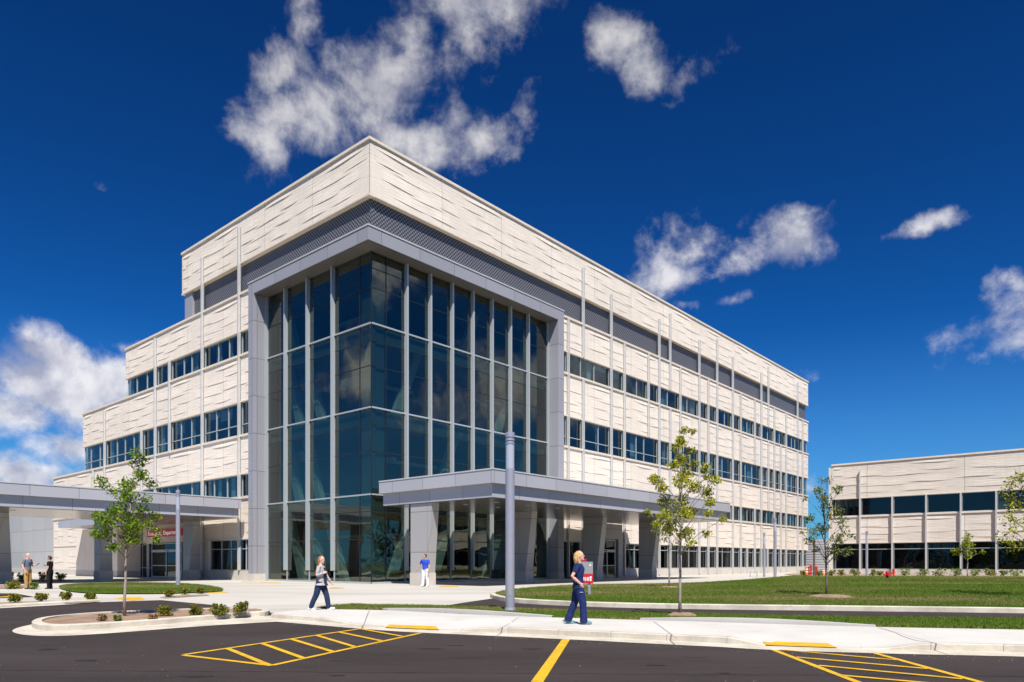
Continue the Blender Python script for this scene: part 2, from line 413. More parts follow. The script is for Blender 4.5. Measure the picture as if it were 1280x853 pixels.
def pdir(px, py):
    return Vector(((px - 640) / F, 1, (HOR - py) / F)).normalized()
blobs = []
for px, py, rx, ry, k in [
    (395, 150, 80, 75, 1.0), (350, 195, 45, 40, .8), (470, 115, 90, 75, 1.0), (520, 165, 85, 40, .9), (590, 165, 45, 22, .6), (610, 20, 90, 55, 1.0), (500, 40, 60, 60, .8), (345, 90, 40, 60, .8),
    (380, 15, 45, 40, .9), (325, 12, 14, 20, .5), (655, 140, 20, 38, .55), (700, 90, 14, 12, .4), (765, 66, 52, 40, .8), (815, 84, 52, 26, .75), (860, 95, 36, 16, .7),
    (858, 315, 48, 38, 1.0), (830, 345, 55, 28, .8), (910, 330, 70, 24, .75), (985, 308, 55, 36, .9), (915, 374, 45, 14, .7), (850, 386, 22, 8, .5),
    (1168, 286, 56, 10, .5), (1262, 428, 70, 36, 1.1), (1292, 355, 30, 20, .6), (1290, 395, 50, 36, .9), (1210, 446, 34, 16, .7),
    (55, 480, 105, 62, 1.35), (110, 470, 66, 52, 1.3), (10, 520, 70, 50, 1.4), (75, 440, 60, 34, 1.3), (80, 562, 60, 24, 1.0), (30, 594, 80, 26, 1.25), (100, 590, 30, 18, .6), (160, 422, 34, 12, .5),
    (97, 218, 14, 13, .5), (140, 233, 12, 8, .4), (1026, 474, 16, 24, .6), (915, 70, 14, 10, .4), (925, 276, 10, 10, .35), (998, 262, 14, 7, .35), (1030, 610, 70, 30, .55), (1270, 640, 120, 20, .3),
]:
    d = pdir(px, py); s = F / math.hypot(px - 640, F, py - HOR) ** 1
    # angular size shrinks away from the axis
    blobs.append((d, 1.1 * rx / F * s, 1.1 * ry / F * s, k))
for az, el, rx, ry, k in [(200, 26, .22, .12, 1), (228, 40, .2, .14, .9), (252, 22, .22, .1, 1), (283, 32, .22, .12, .9), (150, 30, .25, .12, .9), (120, 18, .2, .09, .9), (95, 34, .22, .12, .8), (172, 50, .2, .12, .7), (306, 16, .16, .08, 1), (75, 14, .16, .08, .9), (218, 14, .2, .07, 1), (262, 48, .2, .12, .8), (70, 22, .16, .07, 1), (80, 13, .2, .06, 1.1), (90, 23, .14, .07, 1.1), (84, 30, .1, .05, .9), (264, 9, .14, .06, 1.1), (272, 15, .13, .06, 1.1), (254, 16, .14, .06, 1), (258, 28, .15, .06, .9)]:
    a, e = R(az), R(el)
    blobs.append((Vector((math.sin(a) * math.cos(e), math.cos(a) * math.cos(e), math.sin(e))), rx, ry, k))

def vmath(op, a, b=None):
    n = N.new('ShaderNodeVectorMath'); n.operation = op
    for i, x in enumerate((a, b)):
        if x is None: continue
        if isinstance(x, (tuple, Vector)): n.inputs[i].default_value = tuple(x)
        else: L.new(x, n.inputs[i])
    return n
D = tc.outputs['Generated']
nz = N.new('ShaderNodeTexNoise'); nz.inputs['Scale'].default_value = 9.0; nz.inputs['Detail'].default_value = 9; nz.inputs['Roughness'].default_value = .61; nz.inputs['Distortion'].default_value = .12
L.new(D, nz.inputs['Vector'])
warp = N.new('ShaderNodeTexNoise'); warp.inputs['Scale'].default_value = 6.5; warp.inputs['Detail'].default_value = 7
L.new(D, warp.inputs['Vector'])
wv = vmath('SUBTRACT', warp.outputs['Color'], (.5, .5, .5)); wv2 = vmath('MULTIPLY', wv.outputs[0], (.10, .10, .10))
DW = vmath('ADD', D, wv2.outputs[0]).outputs[0]
acc = None
for d, rx, ry, k in blobs:
    a = vmath('SUBTRACT', DW, d); 
    a = vmath('MULTIPLY', a.outputs[0], (1 / rx, 1 / rx, 1 / ry)); ln = vmath('LENGTH', a.outputs[0])
    q = math_node(N, L, 'MULTIPLY_ADD', ln.outputs['Value'], -k, k)
    acc = q if acc is None else math_node(N, L, 'MAXIMUM', acc, q)
acc = math_node(N, L, 'MAXIMUM', acc, -.6)
def density(nf):
    return math_node(N, L, 'ADD', math_node(N, L, 'MULTIPLY', acc, .95), math_node(N, L, 'MULTIPLY_ADD', nf, 3.1, -1.68))
dens = density(nz.outputs['Fac'])
mask = N.new('ShaderNodeMapRange'); mask.interpolation_type = 'SMOOTHSTEP'; mask.inputs[1].default_value = -.05; mask.inputs[2].default_value = .82
L.new(dens, mask.inputs[0])
# light comes from above and behind: compare with the density a little towards the sun
off = vmath('ADD', D, tuple(Vector((.01, 0, .028))))
nz2 = N.new('ShaderNodeTexNoise'); nz2.inputs['Scale'].default_value = 9.0; nz2.inputs['Detail'].default_value = 3; nz2.inputs['Roughness'].default_value = .6; nz2.inputs['Distortion'].default_value = .12
L.new(off.outputs[0], nz2.inputs['Vector'])
lit = math_node(N, L, 'MULTIPLY_ADD', math_node(N, L, 'SUBTRACT', nz.outputs['Fac'], nz2.outputs['Fac']), 4.4, .64)
lr = N.new('ShaderNodeMapRange'); lr.inputs[1].default_value = .1; lr.inputs[2].default_value = 1.0; L.new(lit, lr.inputs[0])
cc = N.new('ShaderNodeMix'); cc.data_type = 'RGBA'
cc.inputs[6].default_value = (2.7, 2.85, 3.7, 1); cc.inputs[7].default_value = (6.2, 6.1, 6.3, 1)
L.new(lr.outputs[0], cc.inputs[0])
fin = N.new('ShaderNodeMix'); fin.data_type = 'RGBA'
L.new(math_node(N, L, 'MULTIPLY', mask.outputs[0], .94), fin.inputs[0]); sep = N.new('ShaderNodeSeparateXYZ'); L.new(D, sep.inputs[0])
hz = math_node(N, L, 'SUBTRACT', 1.0, math_node(N, L, 'DIVIDE', sep.outputs[2], .30)); hz = math_node(N, L, 'MAXIMUM', hz, 0.0); hz = math_node(N, L, 'MINIMUM', hz, 1.0)
hz = math_node(N, L, 'MULTIPLY', math_node(N, L, 'POWER', hz, 1.6), .8)
air = N.new('ShaderNodeMix'); air.data_type = 'RGBA'; air.inputs[7].default_value = (1.0, 2.25, 4.1, 1)
L.new(hz, air.inputs[0]); L.new(skd.outputs[2], air.inputs[6]); L.new(air.outputs[2], fin.inputs[6]); hi = N.new('ShaderNodeMapRange'); hi.inputs[1].default_value = .30; hi.inputs[2].default_value = .55; hi.inputs[3].default_value = 1.0; hi.inputs[4].default_value = .74
L.new(sep.outputs[2], hi.inputs[0])
cm = N.new('ShaderNodeMix'); cm.data_type = 'RGBA'; cm.blend_type = 'MULTIPLY'; cm.inputs[0].default_value = 1
L.new(cc.outputs[2], cm.inputs[6]); L.new(hi.outputs[0], cm.inputs[7]); L.new(cm.outputs[2], fin.inputs[7])
L.new(fin.outputs[2], bg.inputs[0])

sc.view_settings.view_transform = 'Standard'
try: sc.view_settings.look = 'None'
except Exception: pass
sc.view_settings.gamma = 1; sc.view_settings.use_curve_mapping = False
sc.view_settings.exposure = .55
sc.render.engine = 'CYCLES'
sc.cycles.max_bounces = 10; sc.cycles.transparent_max_bounces = 24; sc.cycles.diffuse_bounces = 3; sc.cycles.glossy_bounces = 4
sc.cycles.use_denoising = True

#@@PART2
# ------------------------------------------------------------------ the clinic: local x runs along the right facade, local y along the left one
C0 = Vector((-8.64, 43.4)); RV = Vector((.6545, .7560)); LV = Vector((-.7562, .6544))
ROT = math.atan2(RV.y, RV.x)
def solve(x, base, dr):
    k = (x - 640) / F
    return (base.x - k * base.y) / (k * dr.y - dr.x)
def uR(x, p=0.0): return solve(x, C0 - LV * p, RV)          # right facade, p metres proud
def vL(x, p=0.0): return solve(x, C0 - RV * p, LV)          # left facade
UB = 56.4
def vB(x, p=0.0): return solve(x, C0 + RV * (UB - p), LV)   # low building
def fp(face, a, p, z):
    if face == 'R': return (a, -p, z)
    if face == 'L': return (-p, a, z)
    return (UB - p, a, z)
def fbox(mb, face, a0, a1, p0, p1, z0, z1, m=0):
    q0 = fp(face, a0, p0, z0); q1 = fp(face, a1, p1, z1)
    mb.box(q0[0], q1[0], q0[1], q1[1], z0, z1, m)

hosp = empty('clinic_building', (C0.x, C0.y, 0), 'large four-storey white clinic building with a tall dark glass corner and a stepped left end', 'building', rz=ROT)

PATT = [(.25, .80, 2.5), (1.9, .70, 3.1), (4.6, .74, 2.3), (.7, .44, 2.4), (3.2, .38, 2.9), (5.6, .46, 2.1), (1.6, .14, 2.3), (4.6, .16, 2.2)]
def relief(mb, face, a0, a1, z0, z1, rng, per=6.0, pm=.032, cres=True):
    per *= 1.25
    h = z1 - z0
    def lens(s, e, zc, pmax, up, m=0):
        if s < a0 + .08: s = a0 + .08
        if e > a1 - .08: e = a1 - .08
        if e - s < .5: return
        n = 9; tops = []; lips = []; bots = []
        for i in range(n):
            t = i / (n - 1); a = s + (e - s) * t
            am = pmax * min(1.0, 3.2 * t, 3.2 * (1 - t)) ** .9
            zz = zc + .025 * math.sin(1.3 * a)
            tops.append(fp(face, a, .001, zz + up)); lips.append(fp(face, a, .001 + am, zz)); bots.append(fp(face, a, .001, zz - .012))
        T = mb.pts(tops); Lp = mb.pts(lips); B = mb.pts(bots)
        for i in range(n - 1):
            mb.face((T[i], Lp[i], Lp[i + 1], T[i + 1]), m); mb.face((Lp[i], B[i], B[i + 1], Lp[i + 1]), m)
    k = math.floor(a0 / per)
    while k * per < a1:
        for da, fz, ln in PATT:
            if h < 3.0 and fz in (.80, .14): continue
            fx = per / 7.5; s = k * per + da * fx + rng.uniform(-.25, .25); ln = ln * 1.2 * min(1.5, fx)
            lens(s, s + ln * rng.uniform(.85, 1.2), z0 + fz * (h - .5) + rng.uniform(-.05, .05), pm * rng.uniform(.6, 1.2), .62)
        if cres:
            s = k * per + .6 + rng.uniform(-.4, .4)
            lens(s, s + rng.uniform(3.6, 4.6), z1 - .36 + rng.uniform(-.03, .03), .05, .30)
        k += 1

def band(parent, face, a0, a1, z0, z1, seed, mats=None, th=.4, cop=True, per=6.0, pm=.032, bleed=0.0):
    mb = MB(); rng = random.Random(seed)
    fbox(mb, face, a0, a1, -th, 0, z0 + .10, z1)
    fbox(mb, face, a0 + .002, a1 - .002, -th + .003, .05, z0, z0 + .10, 1)      # drip lip
    relief(mb, face, a0, a1, z0 + .1, z1 - .05, rng, per, pm)
    o = mb.build('wall_band', mats or [M['precast'], M['coping']], parent)
    if cop:
        c = MB(); fbox(c, face, a0 - bleed, a1, -th - .02, .10, z1 + .002, z1 + .17)
        c.build('coping', M['coping'], o)
    return o

UF, VF = 19.0, 13.4          # outer edges of the grey portal frame
UE = 77.9                    # far end of the right facade
S3, S2, S1 = vL(157), vL(103.5), 57.0
ZB = {0: (3.25, 6.27), 1: (8.1, 10.9), 2: (13.5, 16.9), 3: (18.75, 21.5), 4: (23.85, 27.2)}
for k in (0, 1, 2, 3):
    a0 = UF + .02
    if k == 0:
        band(hosp, 'R', a0, UE, *ZB[k], 10 + k, cop=True)
    else:
        band(hosp, 'R', a0, UE, *ZB[k], 10 + k)
TOPV = vL(227.5)
band(hosp, 'L', 0, TOPV, *ZB[4], 21, bleed=.10); band(hosp, 'R', .4, UE, *ZB[4], 22)
band(hosp, 'L', VF + .02, S3, *ZB[3], 23); band(hosp, 'L', VF + .02, S2, *ZB[2], 24)
band(hosp, 'L', VF + .02, S1, *ZB[1], 25); band(hosp, 'L', VF + .02, S1, *ZB[0], 26, cop=True)
# solid white walls at ground level, left facade (emergency bay) and right facade beside the entrance
mb = MB()
fbox(mb, 'L', 34.2, S1, -.4, 0, .75, 3.24); relief(mb, 'L', 34.2, S1, .75, 3.2, random.Random(5), cres=False)
mb.build('wall_band', [M['precast'], M['coping']], hosp); mb = MB()
fbox(mb, 'L', 20.3, 24.6, -.4, 0, .75, 3.24)
mb.build('wall_band', [M['precast'], M['coping']], hosp)
mb = MB()
fbox(mb, 'R', 22.0, 24.1, -.4, 0, .75, 3.24); mb.build('wall_band', [M['precast'], M['coping']], hosp); mb = MB(); fbox(mb, 'R', 28.0, 29.0, -.4, 0, .75, 3.24)
mb.build('wall_band', [M['precast'], M['coping']], hosp)
# plinths
mb = MB()
PLN = lambda: mb.build('plinth', M['concrete'], hosp)
fbox(mb, 'L', VF + .02, 24.5, -.5, .04, -.3, .93); PLN(); mb = MB(); fbox(mb, 'L', 34.1, 80, -.5, .06, -.3, .74); PLN(); mb = MB()
fbox(mb, 'R', UF + 3.0, 24.1, -.5, .04, -.3, .74); PLN(); mb = MB(); fbox(mb, 'R', 28.2, UE, -.5, .04, -.3, .93)
mb.build('plinth', M['concrete'], hosp)
# grey panel wall beyond the white ground floor wall
mb = MB(); fbox(mb, 'L', S1 + .01, 80, -.4, -.06, .74, 9.4); mb.build('grey_panel_wall', M['greywall'], hosp)
# screens
mb = MB(); fbox(mb, 'L', .3, TOPV - .3, -.5, -.3, 21.4, 23.9); mb.build('louvre_screen', M['screen'], hosp)
mb = MB(); fbox(mb, 'R', .5, UE - .3, -.5, -.3, 21.4, 23.9); mb.build('louvre_screen', M['screen'], hosp)
mb = MB(); fbox(mb, 'L', TOPV - 1.6, TOPV - .28, -.6, -.1, 21.66, 23.84); mb.build('corner_panel', M['frame'], hosp)
# roofs and hidden back walls
mb = MB()
mb.box(.42, UE - .1, .42, TOPV - .02, 26.75, 26.95); mb.box(.42, UE - .1, TOPV, S3 - .02, 21.2, 21.4)
mb.box(.42, UE - .1, S3, S2 - .02, 16.6, 16.8); mb.box(.42, UE - .1, S2, S1 - .02, 10.6, 10.8); mb.box(.42, 20, S1 + .1, 79.9, 9.0, 9.3)
mb.build('roof', M['roof'], hosp)
mb = MB()
mb.box(.45, UE - .2, TOPV - .4, TOPV - .05, 21.45, 26.7); mb.box(.45, UE - .2, S3 - .4, S3 - .05, 16.85, 21.15)
mb.box(.45, UE - .2, S2 - .4, S2 - .05, 10.85, 16.55); mb.box(.45, UE - .2, S1 - .4, S1 - .05, 0, 10.55)
mb.box(UE - .4, UE - .05, .45, TOPV - .5, 0, 26.7); 
mb.build('rear_wall', M['coping'], hosp)
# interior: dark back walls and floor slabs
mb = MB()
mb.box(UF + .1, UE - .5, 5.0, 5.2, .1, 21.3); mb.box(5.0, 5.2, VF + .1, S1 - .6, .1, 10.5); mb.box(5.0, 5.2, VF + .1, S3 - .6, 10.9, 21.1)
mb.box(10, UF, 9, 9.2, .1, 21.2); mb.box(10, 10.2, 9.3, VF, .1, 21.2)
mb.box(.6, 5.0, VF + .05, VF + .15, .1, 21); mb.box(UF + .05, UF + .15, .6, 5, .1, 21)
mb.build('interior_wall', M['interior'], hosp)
mb = MB()
for zt in (3.4, 8.3, 13.7, 19.0):
    mb.box(UF + .2, UE - .5, .45, 4.98, zt, zt + .25)
for zt, ye in ((3.4, S1), (8.3, S1), (13.7, S2), (19.0, S3)):
    mb.box(.45, 4.98, VF + .2, ye - .6, zt, zt + .25)
for zt in (5.45, 10.85, 16.05, 20.6):
    mb.box(.95, 9.95, .95, VF - .1, zt - .25, zt + .25); mb.box(9.96, UF - .1, .95, 8.95, zt - .25, zt + .25)
mb.build('floor_slab', M['slab'], hosp)
mb = MB(); mb.box(.75, 9.9, .75, VF - .1, .10, .22); mb.box(9.95, UF - .1, .75, 8.9, .10, .22)
mb.build('lobby_floor', M['concrete'], hosp)

# ---- ribbon windows, one part per bay
RF = [(711, 21.45, 0), (729.7, 26.3, 18.75), (729.7, 16.9, 0), (764.8, 25.3, 0), (781.2, 21.45, 0), (811.2, 21.45, 13.5), (824.7, 25.3, 0),
      (838.3, 26.4, 18.75), (838.3, 16.9, 0), (851, 21.45, 0), (874.7, 25.3, 0), (886, 21.45, 0), (897, 26.4, 0), (916.6, 25.3, 0), (926.5, 21.45, 0),
      (944, 21.45, 13.5), (944, 8.1, 0), (952.2, 25.2, 0), (961, 26.4, 18.75), (961, 16.9, 8.1), (968.4, 21.45, 0), (976.4, 16.9, 0), (983.2, 21.45, 0),
      (997.5, 26.4, 18.75), (997.5, 16.9, 0), (1003.8, 21.45, 0), (934.5, 3.25, 0), (960, 3.25, 0)]
LF = [(252, 25.9, 0), (298, 26.6, 0), (193.2, 21.3, 0), (211, 18.75, 10.9), (176, 13.5, 0), (130, 16.5, 0), (115.6, 10.9, 0)]
def add_fin(face, a, zt, zb, p0=0.0, w=.135, pr=.21):
    mb = MB(); fbox(mb, face, a - w / 2, a + w / 2, p0 + .004, p0 + pr, zb, zt)
    fbox(mb, face, a - w / 2 - .05, a + w / 2 + .05, p0 + .002, p0 + .045, zb + .02, zt - .02, 1)
    return mb.build('fin', [M['fin'], M['signgrey']], hosp)
for x, zt, zb in RF: add_fin('R', uR(x, .15), zt, max(zb, .35))
for x, zt, zb in LF:
    a = vL(x, .15)
    add_fin('L', a, zt, max(zb, .95) if a < 25 or a > 34 else max(zb, 3.3))

def window(parent, face, a0, a1, z0, z1, rng, trans=None, gl='glass', rec=-.14, blinds=True, pitch=1.95, fw=.042):
    n = max(1, round((a1 - a0) / pitch))
    mb = MB()
    cuts = [a0]
    for i in range(1, n): cuts.append(a0 + (a1 - a0) * (i + rng.uniform(-.22, .22)) / n)
    cuts.append(a1)
    fbox(mb, face, a0, a1, rec - .08, rec + .05, z0, z0 + fw); fbox(mb, face, a0, a1, rec - .08, rec + .05, z1 - fw, z1)
    for i, c in enumerate(cuts):
        h = fw * .55
        lo = c if i == 0 else c - h
        hi = c if i == len(cuts) - 1 else c + h
        fbox(mb, face, lo, hi, rec - .07, rec + .055, z0 + fw + .001, z1 - fw - .001)
    if trans:
        fbox(mb, face, a0 + .01, a1 - .01, rec - .06, rec + .048, trans - .03, trans + .03)
    wo = mb.build('window', M['mull'], parent)
    g = MB()
    g.poly([fp(face, a0 + .02, rec - .02, z0 + .02), fp(face, a1 - .02, rec - .02, z0 + .02), fp(face, a1 - .02, rec - .02, z1 - .02), fp(face, a0 + .02, rec - .02, z1 - .02)])
    g.build('pane', M[gl], wo)
    if blinds:
        b = MB(); any_ = False
        for c0, c1 in zip(cuts, cuts[1:]):
            r = rng.random()
            if r < .6:
                ww = (c1 - c0) * rng.uniform(.18, .4); s0 = c0 + .06 if rng.random() < .5 else c1 - .06 - ww
                fbox(b, face, s0, s0 + ww, rec - .32, rec - .27, z0 + .05, z1 - .06); any_ = True
            elif r < .72:
                hh = (z1 - z0) * rng.uniform(.15, .5)
                fbox(b, face, c0 + .06, c1 - .06, rec - .32, rec - .28, z1 - .06 - hh, z1 - .06); any_ = True
        if any_: b.build('blind', M['blind'], wo)
    return wo

rng = random.Random(77)
def bays(face, fins, z0, z1, a_start, a_end, conv):
    mid = .5 * (z0 + z1)
    c = sorted(conv(x, .15) for x, zt, zb in fins if zb < mid < zt)
    c = [a for a in c if a_start + .3 < a < a_end - .3]
    edges = [a_start] + c + [a_end]
    return [(p + (.0 if i == 0 else .09), q - (.09 if i < len(edges) - 2 else 0)) for i, (p, q) in enumerate(zip(edges, edges[1:]))]
for z0, z1, tr, st in ((16.95 + .14, 18.74, None, UF + .03), (10.9 + .19, 13.49, 11.85, UF + .03), (6.27 + .19, 8.09, None, UF + .03), (.95, 3.24, 2.72, 29.05)):
    for a0, a1 in bays('R', RF, z0, z1, st, UE - .35, uR): window(hosp, 'R', a0, a1, z0, z1, rng, tr, gl='glass' if z0 > 4 else 'darkglass')
for z0, z1, tr, en in ((16.95 + .14, 18.74, None, S3 - .3), (10.9 + .19, 13.49, 11.85, S2 - .3), (6.27 + .19, 8.09, None, S1 - .4)):
    for a0, a1 in bays('L', LF, z0, z1, VF + .03, en, vL): window(hosp, 'L', a0, a1, z0, z1, rng, tr)
window(hosp, 'L', VF + .03, 20.28, .95, 3.24, rng, 2.55, gl='darkglass', blinds=False, pitch=1.75)
window(hosp, 'R', UF + .05, 21.98, .22, 3.24, rng, None, gl='darkglass', blinds=False, pitch=2.6)

# ---- portal frame
mb = MB()
fbox(mb, 'L', -.5, VF, -.6, .5, 20.85, 21.68); fbox(mb, 'R', .6, UF, -.6, .5, 20.85, 21.68)
fbox(mb, 'L', VF - .75, VF, -.75, .5, .72, 20.849); fbox(mb, 'R', UF - .75, UF, -.75, .5, .72, 20.849)
fr = mb.build('portal_frame', M['frame'], hosp)
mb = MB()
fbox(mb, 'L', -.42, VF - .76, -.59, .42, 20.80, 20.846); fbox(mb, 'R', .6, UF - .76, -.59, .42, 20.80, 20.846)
mb.build('soffit_shade', M['psoffit'], fr)  # thin dark sheet standing in for the shade under the header
mb = MB()
fbox(mb, 'L', -.54, VF + .03, -.3, .54, 21.682, 21.77); fbox(mb, 'R', .3, UF + .03, -.3, .54, 21.682, 21.77)
mb.build('cap_flashing', M['fin'], fr)
mb = MB()
fbox(mb, 'L', VF - .77, VF + .02, -.75, .52, -.2, .719); mb.build('base', M['concrete'], fr); mb = MB(); fbox(mb, 'R', UF - .77, UF + .02, -.75, .52, -.2, .719)
mb.build('base', M['concrete'], fr)

# ---- curtain wall of the glass corner
GP = -.6
cw = MB()
fR = [uR(x, GP + .2) for x in (508.9, 538.4, 565.8, 591.6, 615.5, 638.5, 660.8)]
fL = [vL(x, GP + .2) for x in (415, 383.7, 356)]
TZ = (5.76, 11.15, 16.35)
for face, fs, end in (('R', fR, UF - .75), ('L', fL, VF - .75)):
    for a in fs:
        fbox(cw, face, a - .07, a + .07, GP + .004, GP + .28, 1.0, 20.84)
        fbox(cw, face, a - .03, a + .03, GP - .1, GP + .05, .22, .999)
    fbox(cw, face, end - .12, end - .002, GP + .004, GP + .2, .22, 20.84)
    for z in TZ: fbox(cw, face, -GP + .0 if face == 'L' else -GP + .0, end - .125, GP + .002, GP + .1, z - .045, z + .045)
    fbox(cw, face, -GP, end - .125, GP - .06, GP + .06, .2, .32)
    # dark silicone joints and intermediate rails
    for a in (1.75 if face == 'R' else 1.75,):
        fbox(cw, face, a - .03, a + .03, GP - .05, GP + .018, .33, 20.84, 1)
    lows = (.22,) + TZ; highs = TZ + (20.84,)
    for i, (z0, z1) in enumerate(zip(lows, highs)):
        fbox(cw, face, -GP, end - .125, GP - .05, GP + .016, z0 + (z1 - z0) * .50 - .025, z0 + (z1 - z0) * .50 + .025, 1)
        fbox(cw, face, -GP, end - .125, GP - .05, GP + .014, z1 - 1.05 - .025, z1 - 1.05 + .025, 1)
cw.box(.57, .63, .57, .63, .2, 20.84, 1)
cwo = cw.build('curtain_wall', [M['mull'], M['darkmull']], hosp)
for face, fs, end in (('R', fR, UF - .76), ('L', fL, VF - .76)):
    ed = [-GP + .03] + fs + [end]
    for a0, a1 in zip(ed, ed[1:]):
        for z0, z1 in zip((.3,) + TZ, TZ + (20.84,)):
            g = MB(); g.poly([fp(face, a0 + .02, GP, z0 + .03), fp(face, a1 - .02, GP, z0 + .03), fp(face, a1 - .02, GP, z1 - .03), fp(face, a0 + .02, GP, z1 - .03)])
            g.build('glass_pane', M['cwglass'], cwo)
# opaque shadow boxes at the corner and at each floor edge, light bulkheads further in
for i, (z0, z1) in enumerate(zip((.35,) + TZ, TZ + (20.6,))):
    for face in ('R', 'L'):
        mb = MB(); fbox(mb, face, 1.02 if face == 'R' else .64, 1.72, GP - .34, GP - .12, z0 + .08, z1 - .08); mb.build('spandrel', M['shadowbox'], hosp)
        if i in (1, 2, 3):
            mb = MB(); fbox(mb, face, 1.80, (UF if face == 'R' else VF) - 1.0, GP - .30, GP - .14, z1 - 1.02, z1 - .08); mb.build('spandrel', M['shadowbox'], hosp)
for face, a0, a1, z0, z1, p in (('L', 1.9, 6.5, 13.5, 14.2, -2.6), ('L', 9.6, 12.4, 9.0, 9.7, -2.4), ('L', 1.9, 5.2, 8.3, 8.5, -3.4), ('R', 2.4, 7.0, 13.6, 13.8, -4.0), ('R', 3.0, 9.0, 8.4, 8.6, -3.6), ('L', 2.4, 9.0, 18.4, 18.6, -3.4), ('R', 8.4, 16.0, 18.4, 18.6, -4.2), ('L', 2.4, 10.0, 3.3, 3.5, -4.0)):
    mb = MB(); fbox(mb, face, a0, a1, p - .3, p, z0, z1); mb.build('bulkhead', M['bulkhead'], hosp)
# leaning struts behind the glass
def strut(face, a0, z0, a1, z1, p=-2.0, w=.32):
    mb = MB()
    q = []
    for (a, z) in ((a0, z0), (a1, z1)):
        for (da, dp) in ((-w, -.2), (w, -.2), (w, .2), (-w, .2)):
            q.append(fp(face, a + da, p + dp, z))
    mb.hexa(q); return mb.build('strut', M['brace'], hosp)
for face, a0, z0, a1, z1 in [('R', 3.2, .22, 5.2, 5.1), ('R', 7.0, .22, 8.8, 5.1), ('R', 12.4, .22, 14.4, 5.1), ('R', 3.6, 11.1, 5.6, 15.8), ('R', 7.2, 5.8, 9.2, 10.6), ('R', 13.6, 11.1, 15.4, 15.8), ('R', 15.4, 5.8, 16.9, 10.6), ('R', 9.8, 16.4, 11.4, 20.3), ('R', 16.4, 16.4, 17.4, 20.3),
                             ('L', 10.2, .22, 12.0, 5.1), ('L', 7.6, .22, 9.4, 5.1), ('L', 5.2, .22, 7.4, 5.1), ('L', 8.0, 5.8, 9.8, 10.6), ('L', 10.6, 5.8, 12.2, 10.6), ('L', 7.7, 11.1, 9.6, 15.8), ('L', 10.4, 11.1, 12.0, 15.8), ('L', 11.0, 16.4, 12.2, 20.3)]:
    strut(face, a0, z0, a1, z1)

# ---- entrance vestibule and doors (right facade)
def sliding_door(parent, face, a0, a1, z0, z1, p, ztop):
    mb = MB(); w = .09
    fbox(mb, face, a0, a0 + w, p, p + .12, z0, ztop); fbox(mb, face, a1 - w, a1, p, p + .12, z0, ztop)
    fbox(mb, face, a0 + w, a1 - w, p, p + .12, z1, z1 + .22); fbox(mb, face, a0 + w, a1 - w, p, p + .12, ztop - .08, ztop)
    mid = .5 * (a0 + a1)
    fbox(mb, face, mid - .06, mid + .06, p + .01, p + .10, z0, z1)
    fbox(mb, face, a0 + w, mid - .06, p + .012, p + .09, z0 + 1.0, z0 + 1.08); fbox(mb, face, mid + .06, a1 - w, p + .012, p + .09, z0 + 1.0, z0 + 1.08)
    fbox(mb, face, a0 + w, mid - .06, p + .012, p + .09, z0, z0 + .12); fbox(mb, face, mid + .06, a1 - w, p + .012, p + .09, z0, z0 + .12)
    d = mb.build('door', M['mull'], parent)
    g = MB(); g.poly([fp(face, a0 + w, p + .05, z0 + .02), fp(face, a1 - w, p + .05, z0 + .02), fp(face, a1 - w, p + .05, ztop - .05), fp(face, a0 + w, p + .05, ztop - .05)])
    g.build('pane', M['darkglass'], d)
    s = MB(); fbox(s, face, mid - .5, mid - .1, p + .122, p + .16, z1 + .07, z1 + .15); s.build('door_sensor', M['black'], d)
    return d
ud0, ud1 = uR(748, .9), uR(768.5, .9)
mb = MB(); fbox(mb, 'R', ud0 - .5, ud1 + .9, .002, 1.1, 3.55, 4.85); fbox(mb, 'R', ud1 + .35, ud1 + .9, .002, 1.05, .2, 3.549); fbox(mb, 'R', ud0 - .5, ud0 - .02, .002, 1.05, .2, 3.549)
mb.build('vestibule', M['column'], hosp)
sliding_door(hosp, 'R', ud0, ud1, .22, 2.42, .85, 3.5)
# emergency entrance (left facade)
ve1, ve0 = vL(189, .02), vL(226.5, .02)
sliding_door(hosp, 'L', ve0, ve1, .22, 2.42, -.12, 3.2)
mb = MB()
for a in (24.62, ve1 + 1.0, ve1 + 2.0, 34.1): fbox(mb, 'L', a - .04, a + .04, -.12, -.0, .22, 3.22)
fbox(mb, 'L', ve1 + .02, 34.1, -.11, -.01, 1.02, 1.08); fbox(mb, 'L', ve1 + .55, ve1 + .95, -.1, .02, .22, 3.2)
wo = mb.build('window', M['mull'], hosp)
g = MB(); g.poly([fp('L', ve1 + .02, -.06, .22), fp('L', 34.1, -.06, .22), fp('L', 34.1, -.06, 3.22), fp('L', ve1 + .02, -.06, 3.22)]); g.build('pane', M['darkglass'], wo)

